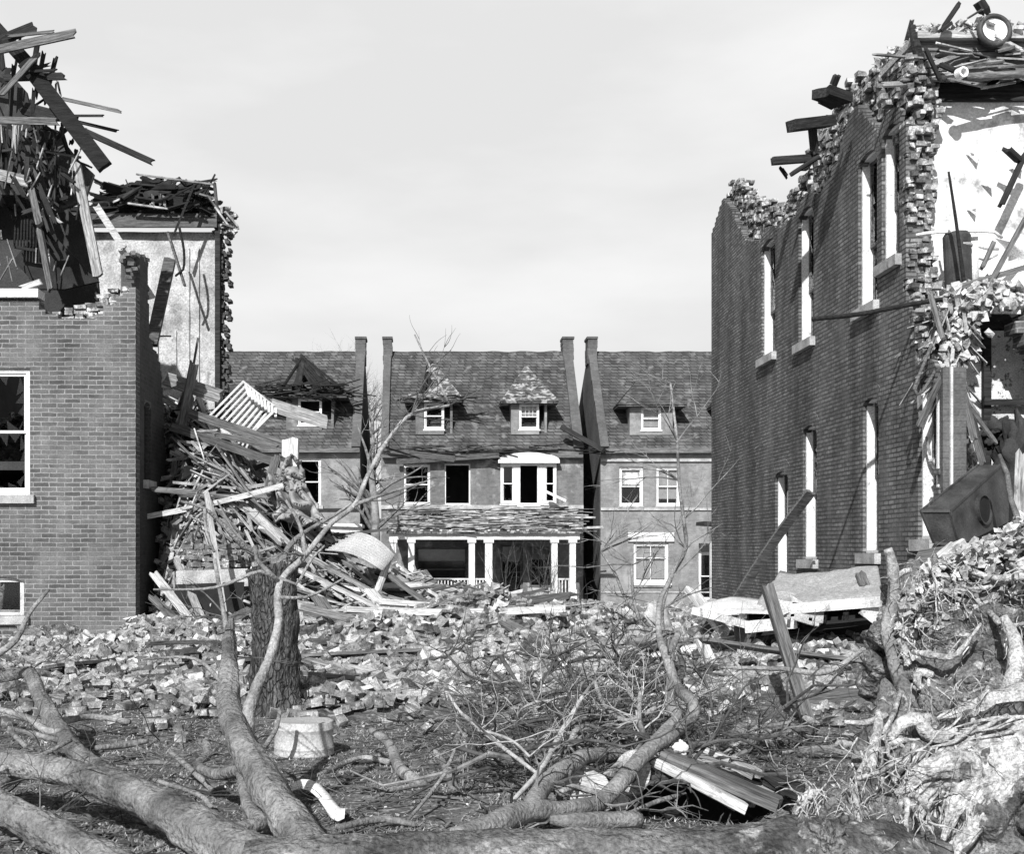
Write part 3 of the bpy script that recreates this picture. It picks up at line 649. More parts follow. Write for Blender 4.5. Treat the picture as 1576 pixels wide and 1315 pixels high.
# higher back wythe, lighter torn brick
cells = []
x = -8.6
while x < XL - .05:
    zt = interp([(-8.6, 5.7), (pxX(64), 5.75), (pxX(140), 5.95), (pxX(160), 6.15), (pxX(205), 6.25)], x); z = zt - .5
    while z < zt + .06 * nz(x * 3, 2):
        cells.append((x, YL + .2 + U(-.05, .06), z)); z += .078
    x += .2
torn('torn_brickwork', 'brickteeth', lb, cells, size=(.2, .12, .068), jr=.12, jp=.015)
mb = MB(); mb.b6(-9, pxX(61), YL - .1, YL + .3, pyZ(459), pyZ(446)); mb.build('stone_coping', 'white', lb)
mb = MB(); cellwall(mb, fy(YL - .06), lines(-9.2, XL - .25, .2), lines(-.6, .14, .15), .3, lambda u, z, j: z < .02 + .25 * nz(u * 1.5, 3) + .05, jit=lambda u, z, s: (0, 0, .03 * nz(u * 3, z * 3))); mb.build('foundation', 'stone', lb)
# side wall, facing right and in shade
sp = profile_on_X(XL, [(206.5, 436), (214, 400), (222, 398), (230, 402), (232, 520), (240, 545), (247, 560), (251, 640), (254, 760), (262, 830), (268, 900)])
def topS(u): return interp([(22.3, pyZ(440, 22.3)), (22.5, pyZ(398, 22.5)), (23.3, pyZ(402, 23.3)), (23.45, pyZ(520, 23.4)), (24.0, pyZ(545, 24)), (24.4, pyZ(560, 24.4)), (24.75, pyZ(640, 24.7)), (25.0, pyZ(760, 25)), (26.5, pyZ(860, 26))], u)
hs = [(23.0, 23.55, 2.9, 4.3)]
brickwall('side_wall', 'brick_side_shaded', lb, fxr(XL), YL + .335, 27, -.5, 7, .33, hs, lambda u, z, j: z < topS(u + .05 * (j % 2)) + .1 * nz(u * 7, z))
window(lb, fxr(XL), *hs[0], inset=.1, arch=.1, fw=.05, wm='wood_dark', broken=3)
cells = []
for k in range(90):
    u = U(22.36, 25.0); cells.append((XL - .15 + U(-.12, .12), u, topS(u) + U(-.06, .09)))
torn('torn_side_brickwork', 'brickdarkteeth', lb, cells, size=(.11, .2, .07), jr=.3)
# dark rooms behind
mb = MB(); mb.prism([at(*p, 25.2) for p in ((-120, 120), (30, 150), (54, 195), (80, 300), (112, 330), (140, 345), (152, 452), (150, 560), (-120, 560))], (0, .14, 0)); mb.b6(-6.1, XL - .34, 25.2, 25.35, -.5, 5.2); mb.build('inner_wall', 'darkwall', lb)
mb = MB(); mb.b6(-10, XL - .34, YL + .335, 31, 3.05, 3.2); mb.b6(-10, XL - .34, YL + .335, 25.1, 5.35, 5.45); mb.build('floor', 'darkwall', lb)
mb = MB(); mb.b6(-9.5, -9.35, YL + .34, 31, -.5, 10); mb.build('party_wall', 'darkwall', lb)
# far plastered cross wall
YP = 31.5
mb = MB(); cellwall(mb, fy(YP), lines(pxX(80, YP), pxX(334, YP), .25), lines(0, pyZ(357, YP), .25), .2, lambda u, z, j: True, jit=lambda u, z, s: (0, 0, .04 * nz(u * 2, z * 2)))
mb.build('plaster_wall', 'plaster', lb)
mb = MB()
x0, x1 = pxX(236, YP), pxX(272, YP)
mb.b6(x0, x0 + .12, YP - .05, YP - .004, 3.2, 7); mb.b6(x1 - .12, x1, YP - .05, YP - .004, 3.2, 7); mb.b6(x0 + .12, x1 - .12, YP - .05, YP - .004, 6.88, 7); mb.b6(x0, x1, YP - .06, YP - .051, 5.6, 5.72); mb.build('door_casing', 'plaster', lb)
mb = MB()
for px_ in (290, 305): mb.b6(pxX(px_, YP), pxX(px_ + 2, YP), YP - .05, YP - .004, 3.5, 9)
mb.build('corner_bead', 'plaster', lb)
cells = []
z = 3.5
while z < 9.3:
    for k in range(3):
        if R() < .92: cells.append((pxX(337, YP) + k * .09 + (U(0, .1) if k == 2 and R() < .6 else 0), YP + .05 + U(-.05, .05), z))
    z += .078 * 1.0
torn('torn_wall_end', 'brick_side_shaded', lb, cells, size=(.1, .3, .075), jr=.08)
mb = MB(); mb.b6(XL - .1, XL + .02, YP - .25, YP - .02, 3.5, pyZ(352, YP)); mb.build('corner_pilaster', 'wood_dark', lb)
mb = MB(); mb.b6(pxX(100, YP), pxX(337, YP), YP - .34, YP - .26, pyZ(355, YP), pyZ(334, YP)); mb.build('eave_fascia', 'wood_mid', lb)
mb = MB(); mb.b6(pxX(100, YP), pxX(336, YP), YP - .25, YP + .6, pyZ(333, YP), pyZ(322, YP)); mb.b6(pxX(195, YP), pxX(322, YP), YP - .1, YP + .4, pyZ(318, YP), pyZ(298, YP)); mb.build('eave_soffit', 'wood_black', lb)
mb = MB()
for k in range(330):
    px_ = U(158, 322); top_ = interp([(150, 322), (180, 300), (190, 285), (240, 282), (330, 284), (345, 330)], px_)
    p = at(px_, U(top_, 326), YP + U(-.6, 1.2)); a = random.gauss(0, .5) + (math.pi if R() < .5 else 0); L = U(.2, .9)
    if px_ > 290: L *= .5
    mb.beam(p, p + Vector((math.cos(a) * L, U(-.4, .4), math.sin(a) * L * .6)), U(.05, .22), U(.02, .05), spl=.1, roll=U(0, 3))
mb.build('roof_wreckage', 'wood_black', lb)
mb = MB()
for a, b, w in (((232, 312), (238, 322), .1), ((196, 313), (260, 322), .08), ((300, 297), (330, 306), .1), ((172, 312), (200, 300), .05), ((235, 298), (236, 318), .06), ((246, 298), (247, 318), .06), ((252, 300), (254, 320), .06), ((208, 268), (330, 284), .04), ((330, 280), (335, 330), .07), ((318, 300), (340, 330), .08), ((330, 318), (362, 362), .06), ((345, 325), (366, 350), .12), ((340, 345), (360, 352), .2)):
    mb.beam(at(a[0], a[1], YP - .7), at(b[0], b[1], YP - .6), w, .04, spl=.06)
mb.build('broken_lath', 'wood_isl', lb)
cells = [(pxX(U(334, 362), YP), YP + U(-.2, .2), pyZ(U(322, 362), YP)) for k in range(60)]
torn('torn_eave_brickwork', 'brickteeth', lb, cells, size=(.2, .12, .08), jr=.6)
mb = MB()
for k in range(95):                                              # lath and splintered rafters left of the sky gap
    px_ = U(-40, 125); py_ = U(max(105, 85 + (px_ - 20) * 1.5), 340); p = at(px_, py_, 23.3 + U(-.5, .7)); a = random.choice((random.gauss(-.9, .25), random.gauss(.1, .3), random.gauss(1.4, .2))); L = U(.3, 1.2)
    if px_ > 75: L *= .5
    mb.beam(p, p + Vector((math.cos(a) * L * .6, U(-.2, .2), math.sin(a) * L)), U(.03, .11), U(.015, .04), spl=.1, roll=U(0, 3))
mb.build('splintered_rafters', 'wood_black', lb)
mb = MB()
for k in range(40):
    px_ = U(-30, 110); p = at(px_, U(200, 440), 23.1 + U(-.3, .6)); a = random.gauss(1.3, .6); L = U(.2, .9); mb.beam(p, p + Vector((math.cos(a) * L * .5, 0, math.sin(a) * L)), U(.02, .06), .02, spl=.08)
mb.build('hanging_lath', 'wood_isl', lb)
mb = MB()                                                         # hanging radiator-like lath grille
for k in range(7): mb.beam(at(26 + k * 4.3, 306 + k * 2, 23.6), at(22 + k * 5, 380, 23.6), .035, .03)
mb.beam(at(22, 380, 23.58), at(56, 386, 23.58), .04, .05); mb.build('stair_baluster', 'wood_dark', lb)
mb = MB(); mb.prism([at(*p, 24.0) for p in ((51, 192), (66, 188), (89, 205), (120, 245), (144, 267), (130, 308), (86, 325), (51, 300))], Vector((0, .12, 0))); mb.build('hanging_roof_panel', 'metaldark', lb)
mb = MB(); mb.prism([at(*p, 24.3) for p in ((-60, 100), (0, 95), (40, 140), (52, 190), (52, 300), (-60, 300))], Vector((0, .12, 0))); mb.build('hanging_ceiling', 'darkwall', lb)
mb = MB(); mb.prism([at(*p, 23.9) for p in ((70, 345), (92, 372), (152, 433), (100, 445), (60, 445), (20, 400))], Vector((0, .1, 0))); mb.build('collapsed_floor', 'wood_black', lb)
# timbers flung out above it; each is a thing of its own
LT = [((0, 62), (60, 38), .17, .05, 22.6, 'wood_dark'), ((8, 56), (87, 48), .05, .04, 22.5, 'wood_mid'), ((-10, 78), (121, 50), .15, .05, 22.4, 'wood_mid'), ((-20, 28), (52, 108), .24, .08, 22.9, 'wood_dark'), ((0, 120), (103, 117), .12, .08, 23.0, 'wood_dark'),
      ((92, 151), (188, 172), .06, .04, 22.8, 'wood_mid'), ((100, 178), (161, 178), .04, .04, 23.0, 'wood_dark'), ((118, 187), (186, 203), .05, .04, 23.1, 'wood_dark'), ((126, 200), (240, 252), .10, .08, 22.7, 'wood_dark'), ((-10, 185), (93, 187), .12, .08, 22.5, 'wood_mid'),
      ((0, 148), (62, 79), .09, .05, 22.5, 'wood_mid'), ((26, 188), (22, 250), .12, .06, 23.1, 'wood_light'), ((60, 216), (107, 302), .16, .06, 23.6, 'wood_dark'), ((116, 249), (152, 430), .17, .07, 23.0, 'wood'), ((48, 291), (62, 350), .12, .08, 22.8, 'wood_mid'), ((60, 350), (80, 452), .10, .09, 22.8, 'wood_mid'),
      ((86, 125), (84, 312), .03, .03, 23.4, 'wood_dark'), ((88, 122), (94, 150), .03, .03, 23, 'wood_dark'), ((52, 105), (80, 98), .06, .02, 22.8, 'wood_dark'), ((40, 110), (88, 108), .05, .03, 22.8, 'wood_dark'), ((30, 165), (88, 180), .22, .05, 23.0, 'wood_dark'), ((50, 282), (-20, 265), .2, .07, 23.1, 'wood'), ((97, 345), (62, 320), .05, .03, 22.9, 'wood_light'),
      ((75, 358), (64, 322), .05, .03, 22.8, 'wood_light'), ((28, 446), (68, 432), .10, .05, 22.7, 'wood_light'), ((109, 305), (114, 248), .02, .02, 22.9, 'wood_light'), ((-20, 235), (22, 230), .05, .03, 23, 'wood_dark'), ((-10, 35), (0, 110), .2, .1, 23, 'wood_dark')]
for a, b, w, h, d, m in LT:
    tag(beamobj('roof_timber', m, None, at(*a, d), at(*b, d + U(-.4, .4)), w, h, U(-.2, .2), .1, up=(0, 1, 0)), 'splintered roof timber hanging out over the top of the left brick house', 'timber', 'timbers hanging over the left house')
mb = MB(); mb.beam(at(38, 95, 22.9), at(162, 258, 22.6), .27, .12, 0, .03, up=(0, 1, 0)); tag(mb.build('roof_timber', 'wood_dark'), 'thick dark rafter slanting down against the sky at the left', 'timber')
mb = MB(); mb.beam(at(262, 398, 27.5), at(233, 532, 26.5), .24, .12, 0, .06, up=(0, 1, 0)); tag(mb.build('roof_timber', 'wood_mid'), 'stout slanted post in front of the far plaster wall', 'timber')
mb = MB(); mb.beam(at(300, 282, 30.6), at(266, 365, 30.5), .07, .05, 0, .06); tag(mb.build('roof_timber', 'wood_dark'), 'thin dark stick crossing down over the far eave', 'timber')
mb = MB(); mb.beam(at(258, 356, 30.4), at(285, 442, 30.3), .08, .05, 0, .06); tag(mb.build('roof_timber', 'wood_mid'), 'thin stick hanging below the far eave across the plaster', 'timber')
mb = MB(); mb.beam(at(147, 315, 30.4), at(192, 384, 30.2), .16, .05, 0, .06, up=(0, 1, 0)); tag(mb.build('roof_timber', 'wood_light'), 'pale board slanting down at the left end of the far eave', 'timber')
mb = MB(); mb.tube([at(276, 350, 30.3), at(283, 385, 30.3), at(282, 415, 30.3), at(270, 425, 30.2)], [.03] * 4, 6); tag(mb.build('hanging_cable', 'wood_dark'), 'cable looping down the far plaster wall', 'cable')
# ============================================================ row houses across the street
YH = 54.0
def HX(px, d=YH): return (px - PX0) * d / FPX
def HZ(py, d=YH): return EYE - (py - PY0) * d / FPX
ZE, ZR, RD = HZ(690), HZ(541, 58.3), 4.3                         # eave, ridge, roof depth
def roofy(z): return YH + (z - ZE) / (ZR - ZE) * RD
def house(name, label, x0, x1, holes, m, side_l=True, side_r=True):
    h = thing(name, label, 'house', ((x0 + x1) / 2, YH, 0))
    brickwall('front_wall', m, h, fy(YH), x0, x1, -1, ZE, .3, holes, lambda u, z, j: True, step=1.0, zstep=1.0)
    mb = MB()
    for x, s in ((x0, 1), (x1, -1)):
        a = x + s * .004
        mb.prism([(a, YH + .304, -1), (a, YH + 12, -1), (a, YH + 12, ZE), (a, YH + RD, ZR - .15), (a, YH + .304, ZE)], (s * .28, 0, 0))
    mb.b6(x0 + .3, x1 - .3, YH + 11.7, YH + 12, -1, ZE); mb.build('gable_wall', 'house_side', h)
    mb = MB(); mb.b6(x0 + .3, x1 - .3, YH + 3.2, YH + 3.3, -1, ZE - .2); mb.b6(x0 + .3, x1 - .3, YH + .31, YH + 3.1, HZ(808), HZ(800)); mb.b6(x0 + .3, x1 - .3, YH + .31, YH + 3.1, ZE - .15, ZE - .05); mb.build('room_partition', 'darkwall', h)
    return h
def roof(h, x0, x1, m='shingle', over=.35, gaps=(), ov_l=0, ov_r=0):
    mb = MB(); nx, nz2 = max(6, int((x1 - x0) / .25)), 22; idx = {}
    dz = (ZR - ZE); sl = RD / dz
    for i in range(nx + 1):
        for j in range(nz2 + 1):
            u = x0 - ov_l + (x1 - x0 + ov_l + ov_r) * i / nx; z = ZE - over / sl * .5 + (dz + over / sl * .5) * j / nz2
            y = roofy(z); y += .05 * nz(u * .8, z * .8) + .02 * nz(u * 3, z * 3)
            if j == 0: z += .08 * nz(u * 2.5, 4)
            if j == nz2: z += .05 * nz(u * 1.5, 7)
            for s in (0, 1): idx[i, j, s] = len(mb.v); mb.v.append((u, y + s * .12, z - s * .02))
    def ok(i, j):
        for (a, b, c, d_) in gaps:
            u = x0 + (x1 - x0) * (i + .5) / nx; z = ZE + dz * (j + .5) / nz2
            if a < u < b and c < z < d_ + .1 * nz(u * 5, z * 5): return False
        return True
    for i in range(nx):
        for j in range(nz2):
            if not ok(i, j): continue
            for s in (0, 1): q = (idx[i, j, s], idx[i + 1, j, s], idx[i + 1, j + 1, s], idx[i, j + 1, s]); mb.f.append(q if s == 0 else q[::-1])
            if j == 0: mb.f.append((idx[i, 0, 0], idx[i, 0, 1], idx[i + 1, 0, 1], idx[i + 1, 0, 0]))
            if j == nz2 - 1: mb.f.append((idx[i, nz2, 0], idx[i + 1, nz2, 0], idx[i + 1, nz2, 1], idx[i, nz2, 1]))
    mb.add([(x0, YH + RD, ZR - .05), (x1, YH + RD, ZR - .05), (x1, YH + 12, ZE), (x0, YH + 12, ZE)], [(0, 1, 2, 3)])
    o = mb.build('roof', m, h, fix=False); return o
def parapet(h, roofo, x0, x1, cap=.45, m='house_side', ch=True, step=0):
    """party wall showing above the roof slope, with its chimney at the ridge"""
    mb = MB(); k = 9
    for i in range(k):
        z0_, z1_ = ZE + (ZR - ZE) * i / k, ZE + (ZR - ZE) * (i + 1) / k
        ya, yb = roofy(z0_), roofy(z1_)
        mb.hexa([(x, y, z) for x in (x0 + U(-.01, .01), x1) for (y, z) in ((ya - .16, z0_ + .06), (yb - .16, z1_ + .06), (ya + .1, z0_ - .1), (yb + .1, z1_ - .1))])
    mb.build('parapet', m, roofo)
    if ch:
        mb = MB(); z = ZR - .6; top = HZ(524, 58.3)
        while z < top:
            g = U(-.02, .02); mb.b6(x0 - .04 + g, x1 + .04 + g, YH + RD - .4, YH + RD + .55, z, min(z + .17, top)); z += .176
        mb.b6(x0 - .07, x1 + .07, YH + RD - .45, YH + RD + .6, top, top + .1)
        mb.build('chimney', 'house_side', roofo)
def dormer(h, xc, hw, zb, zt, apex, state, w=(.42), blind=0, brok=3, worn='shingle'):
    """small hipped dormer: box front on the slope, window, pointed roof"""
    yf = roofy(zb) - .15
    d = MB(); whole = (xc - hw * .62, xc + hw * .62)
    hole = (xc - w, xc + w, zb + .12, zt - .06)
    cellwall(d, fy(yf), lines(whole[0], whole[1], 1, (hole[0], hole[1])), lines(zb - .1, zt, 1, (hole[2], hole[3])), .12, lambda u, z, j: not (hole[0] < u < hole[1] and hole[2] < z < hole[3]))
    for x, s in ((whole[0], 1), (whole[1], -1)):
        d.prism([(x, yf + .124, zb - .1), (x, yf + .124, zt), (x, roofy(zt) + .3, zt), (x, roofy(zb) + .2, zb - .1)], (s * .1, 0, 0))
    do = d.build('dormer', 'house_wall_light' if state != 'crushed' else 'house_wall', h)
    window(do, fy(yf), *hole, inset=.03, fw=.06, broken=brok, blind=blind, depth=.08, sillm='white', sh=.07, grid=(4 if state == 'worn' else 0))
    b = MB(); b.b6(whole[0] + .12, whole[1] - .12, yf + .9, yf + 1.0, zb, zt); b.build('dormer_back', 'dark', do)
    ex0, ex1, ey0 = xc - hw, xc + hw, yf - .38; zt2 = zt + .02; ap = Vector((apex[0], roofy(apex[1]) - .1, apex[1]))
    r = MB(); n = 7
    def face(a, b, c, holef=None):
        a, b, c = Vector(a), Vector(b), Vector(c); K = n
        for i in range(K):
            for j in range(K - i):
                P = lambda p, q: a + (b - a) * (p / K) + (c - a) * (q / K)
                for tri in (((i, j), (i + 1, j), (i, j + 1)), ((i + 1, j), (i + 1, j + 1), (i, j + 1))):
                    if tri[1][0] + tri[1][1] > K or tri[0][0] + tri[0][1] > K: continue
                    q = [P(*t) for t in tri]; cc = (q[0] + q[1] + q[2]) / 3
                    if holef and holef(cc): continue
                    q = [v + Vector((0, .05 * nz(v.x * 3, v.z * 3), .03 * nz(v.x * 4, v.z * 2, 3))) for v in q]
                    r.prism(q, (0, .05, .0))
    hf = None
    if state == 'crushed': hf = lambda c: c.x < xc - .15 + .2 * nz(c.x * 4, c.z * 4) and zt + .3 < c.z < apex[1] - .35
    face((ex0, ey0, zt2), (ex1, ey0, zt2), ap, hf)
    yb = roofy(zt2) + .1
    face((ex1, ey0, zt2), (ex1, yb, zt2), ap); face((ex0, yb, zt2), (ex0, ey0, zt2), ap, hf)
    r.b6(ex0 + .02, ex1 - .02, ey0 + .03, yb - .05, zt2 - .08, zt2 - .02)
    r.build('dormer_roof', worn, do, fix=False)
    if state == 'crushed':
        b = MB()
        for k in range(34):
            p = Vector((U(ex0 - .4, ex1 + .1), ey0 + U(-.1, .7), zt + U(-.05, .25))); a = random.gauss(0, .25); L = U(.3, 1.1)
            b.beam(p, p + Vector((L * math.cos(a), U(-.2, .2), L * math.sin(a))), U(.05, .14), .03, spl=.1)
        for k in range(9):
            p = Vector((U(xc - .7, xc), yf + U(.1, .8), zt + .2)); b.beam(p, ap + Vector((U(-.3, .1), 0, U(-.3, 0))), .1, .06, spl=.1)
        b.build('splintered_rafters', 'wood_black', do)
    return do
ZS0, ZS1 = HZ(778), HZ(712)
# ---- middle house
x0, x1 = -1.9, 6.5
bay = [(HX(770), HX(793), HZ(776), HZ(714)), (HX(797), HX(830), HZ(778), HZ(714)), (HX(836), HX(856), HZ(776), HZ(714))]
holes = [(HX(621), HX(662), HZ(777), HZ(715)), (HX(684), HX(724), HZ(777), HZ(714))] + bay + \
        [(HX(640), HX(720), HZ(912), HZ(842)), (HX(770), HX(805), HZ(925), HZ(838)), (HX(815), HX(850), HZ(905), HZ(842))]
hm = house('row_house', 'middle row house with white porch, two dormers and a triple window', x0, x1, holes, 'house_wall')
ro = roof(hm, x0, x1, ov_l=0, ov_r=0)
parapet(hm, ro, x0 - .02, x0 + .3); parapet(hm, ro, x1 - .4, x1 + .0, ch=True)
dormer(hm, HX(668, 55), 1.25, HZ(667, 55), HZ(620, 55), (HX(668, 56.5), HZ(550, 56.5)), 'crushed', worn='shingle_worn')
dormer(hm, HX(813, 55), 1.22, HZ(667, 55), HZ(622, 55), (HX(812, 56.5), HZ(556, 56.5)), 'worn', worn='shingle_worn', brok=1, blind=.45)
for k, h_ in enumerate(holes[:2]): window(hm, fy(YH), *h_, inset=.08, fw=.06, broken=3, sh=.06, sash=k == 0, blind=0, label=['broken window hung with a torn curtain', 'gaping window without sashes'][k])
for k, h_ in enumerate(bay): window(hm, fy(YH - .02), *h_, inset=-.12, fw=.09, depth=.2, broken=3 if k == 1 else 1, sillm='white', sh=.06, sash=k != 1)
for h_ in holes[5:]: window(hm, fy(YH), *h_, inset=.08, fw=.06, broken=0, blind=.3, wm='wood_mid')
mb = MB()                                                          # arched white head of the triple window
K = 12; xc, hw = (HX(768) + HX(858)) / 2, (HX(860) - HX(766)) / 2
pts = [(xc - hw, YH - .42, HZ(714)), (xc + hw, YH - .42, HZ(714))] + [(xc + hw * math.cos(math.pi * k / K), YH - .42, HZ(710) + .33 * math.sin(math.pi * k / K)) for k in range(K + 1)]
mb.prism(pts, (0, .40, 0))
mb.b6(HX(793) + .0, HX(797), YH - .14, YH - .004, HZ(778), HZ(713) - .005); mb.b6(HX(830), HX(836), YH - .14, YH - .004, HZ(778), HZ(713) - .005); mb.build('arched_window_head', 'white', hm)
mb = MB(); mb.b6(x0 + .05, x1 - .05, YH - .35, YH - .02, ZE - .42, ZE - .14); mb.build('cornice', 'wood_mid', hm)
mb = MB()
for k in range(60):                                                 # gutter torn loose
    p = Vector((U(x0, x1), YH - .4 + U(-.1, .1), ZE + U(-.3, .1))); a = random.gauss(-.05, .12); L = U(.4, 1.8); mb.beam(p, p + Vector((L * math.cos(a), 0, L * math.sin(a))), U(.05, .12), .03, spl=.15)
mb.build('broken_eave_boards', 'wood_black', hm)
mb = MB(); mb.beam((x0, YH - .38, ZE - .1), (HX(700), YH - .5, ZE - .5), .25, .06, up=(0, 1, 0), spl=.1); mb.beam((HX(610), YH - .4, ZE - .6), (HX(770), YH - .5, ZE - .32), .22, .05, up=(0, 1, 0), spl=.1); mb.build('fallen_gutter', 'wood_mid', hm)
mb = MB(); mb.b6(x0, x1, YH - .08, YH - .004, HZ(784), HZ(778)); mb.build('belt_course', 'stone', hm)
# porch
YPch = 51.6
def QX(px): return (px - PX0) * YPch / FPX
def QZ(py): return EYE - (py - PY0) * YPch / FPX
px0, px1 = QX(603), QX(888)
mb = MB(); n = 40; vs = []
for i in range(n + 1):
    x = px0 - .2 + (px1 - px0 + .4) * i / n
    for (y, z) in ((YPch - .3, QZ(818)), (YH - .1, HZ(786)), (YPch - .3, QZ(822)), (YH - .1, HZ(792))): vs.append((x, y, z + .03 * nz(x * 2, y)))
mb.add(vs, [(i * 4, i * 4 + 4, i * 4 + 5, i * 4 + 1) for i in range(n)] + [(i * 4 + 2, i * 4 + 3, i * 4 + 7, i * 4 + 6) for i in range(n)] + [(i * 4, i * 4 + 2, i * 4 + 6, i * 4 + 4) for i in range(n)])
pr = mb.build('porch_roof', 'shingle_worn', hm)
mb = MB(); mb.b6(px0 - .1, px1 + .1, YPch - .12, YPch + .12, QZ(831), QZ(820)); mb.build('porch_beam', 'white', pr)
mb = MB()
k = px0
while k < px1: mb.b6(k, k + .1, YPch - .26, YPch - .13, QZ(820) + .005, QZ(820) + .1); k += .38
mb.build('dentils', 'white', pr)
mb = MB()
for k in range(230):
    p = Vector((U(px0 - .3, px1 + .1), U(YPch - .4, YH - .2), 0)); t_ = (p.y - YPch) / (YH - YPch); p.z = QZ(818) + (HZ(786) - QZ(818)) * max(0, t_) + U(0, .22); a = random.gauss(0, .5); L = U(.2, 1.6)
    mb.beam(p, p + Vector((L * math.cos(a), U(-.3, .3), random.gauss(0, .06) * L)), U(.04, .16), .03, spl=.1, roll=U(-.5, .5))
mb.build('roof_splinters', 'wood_isl', pr)
for pxc in (605, 633, 726, 752, 853, 881):
    mb = MB(); x = QX(pxc); w = .16 if pxc != 752 else .19
    mb.b6(x - w, x + w, YPch - .16, YPch + .16, -.7, QZ(908)); mb.b6(x - w * .75, x + w * .75, YPch - .12, YPch + .12, QZ(908) + .002, QZ(836)); mb.b6(x - w * 1.05, x + w * 1.05, YPch - .17, YPch + .17, QZ(836) + .002, QZ(831) - .003)
    mb.build('porch_column', 'white', hm)
for a, b in ((641, 722), (730, 748), (857, 877)):
    mb = MB(); xa, xb = QX(a), QX(b); mb.b6(xa, xb, YPch - .04, YPch + .04, QZ(893), QZ(890.5)); mb.b6(xa, xb, YPch - .03, YPch + .03, QZ(920), QZ(917.5))
    x = xa + .06
    while x < xb: mb.b6(x, x + .05, YPch - .02, YPch + .02, QZ(917.5), QZ(893)); x += .13
    mb.build('railing', 'whitedirty', hm)
mb = MB(); mb.b6(px0, px1, YPch - .3, YH, -.8, QZ(922)); mb.build('porch_deck', 'wood_mid', hm)
# ---- right house
x0, x1 = 7.22, 13.5
holes = [(HX(953), HX(990), HZ(779), HZ(719)), (HX(1010), HX(1047), HZ(779), HZ(719)), (HX(975), HX(1029), HZ(898), HZ(836)), (HX(1075), HX(1099), HZ(925), HZ(850))]
hr = house('row_house', 'right row house with one small dormer beside the dark brick wall', x0, x1, holes, 'house_wall_light')
ro = roof(hr, x0, x1); parapet(hr, ro, x0 - .02, x0 + .33)
dormer(hr, HX(999, 55), 1.45, HZ(668, 55), HZ(627, 55), (HX(991, 56.5), HZ(573, 56.5)), 'sound', brok=0, blind=.9)
dormer(hr, HX(1128, 55), 1.0, HZ(668, 55), HZ(628, 55), (HX(1122, 56.5), HZ(590, 56.5)), 'sound', brok=3)
window(hr, fy(YH), *holes[0], sh=.06, inset=.08, fw=.08, broken=2, blind=.45, label='window with a crooked half-drawn blind'); window(hr, fy(YH), *holes[1], inset=.08, fw=.08, broken=0, blind=.85, mull=1, sh=.06)
window(hr, fy(YH), *holes[2], inset=.08, fw=.09, broken=0, blind=.95, mull=1, rail=.62); window(hr, fy(YH), *holes[3], inset=.08, fw=.09, broken=0, wm='white')
mb = MB(); mb.b6(x0, x1, YH - .3, YH - .02, ZE - .22, ZE - .02); mb.build('cornice', 'wood_mid', hr)
mb = MB(); mb.b6(x0, x1, YH - .08, YH - .004, HZ(786), HZ(782)); mb.b6(x0, x1, YH - .1, YH - .004, HZ(711), HZ(707)); mb.b6(x0, x1, YH - .05, YH - .004, HZ(913), HZ(911)); mb.build('belt_course', 'stone', hr)
mb = MB(); mb.b6(HX(966), HX(1037), YH - .1, YH - .004, HZ(834), HZ(820)); mb.b6(HX(970), HX(1033), YH - .14, YH - .004, HZ(901), HZ(898.3)); mb.build('lintel', 'white', hr)
for xa in (HX(1083), HX(1104)):
    mb = MB(); mb.b6(xa - .12, xa + .12, YPch + .5, YPch + .75, -.7, HZ(815)); mb.build('porch_column', 'white', hr)
mb = MB(); mb.beam((HX(1062), YPch + .4, HZ(808)), (HX(1150), YPch + .4, HZ(812)), 1.6, .15); mb.build('porch_roof', 'wood_dark', hr)
# ---- left house
x0, x1 = -12.5, -2.78
holes = [(HX(455), HX(494), HZ(778), HZ(706)), (HX(508), HX(556), HZ(900), HZ(820))]
hl_ = house('row_house', 'left row house with a crushed dormer behind the wreckage heap', x0, x1, holes, 'house_wall_light')
ro = roof(hl_, x0, x1); parapet(hl_, ro, x1 - .36, x1 + .02)
dormer(hl_, HX(478, 55), 1.6, HZ(660, 55), HZ(613, 55), (HX(472, 56.5), HZ(545, 56.5)), 'crushed', w=.5)
window(hl_, fy(YH), *holes[0], inset=.08, fw=.07, broken=3); window(hl_, fy(YH), *holes[1], inset=.08, fw=.09, broken=0, blind=.3)
mb = MB(); mb.b6(x0, x1, YH - .35, YH - .02, ZE - .2, ZE - .02); mb.build('cornice', 'wood_mid', hl_)
mb = MB(); mb.b6(x0, x1, YH - .08, YH - .004, HZ(787), HZ(783)); mb.build('belt_course', 'wood_dark', hl_)
mb = MB(); mb.beam((HX(440), YPch + .3, HZ(808)), (HX(563), YPch + .3, HZ(812)), 2.2, .12); mb.b6(HX(500), HX(563), YPch - .6, YPch - .4, HZ(822), HZ(812)); mb.build('porch_roof', 'white', hl_)
mb = MB()
for k in range(80):
    p = at(U(380, 530), U(590, 612), 54.6 + U(-.5, .4)); a = random.gauss(.1, .4); L = U(.3, 1.6); mb.beam(p, p + Vector((L * math.cos(a), U(-.3, .3), -L * math.sin(a) * .6)), U(.05, .16), .04, spl=.12)
for k in range(14): p = at(468 + U(-20, 5), 545 + U(0, 10), 55.6); q_ = at(U(430, 530), U(595, 615), 54.8); mb.beam(p, q_, .14, .08, spl=.1)
mb.build('roof_splinters', 'wood_black', hl_)
plank('broken rafter leaning over the gap between the middle and right row houses', (862, 656, 53.6), (930, 695, 53.4), .35, .2, 'wood_dark', 'timber', name='roof_timber')
plank('white fallen gutter board beside the triple window of the middle house', (838, 756, 53.2), (872, 772, 53.1), .35, .1, 'white', 'board')

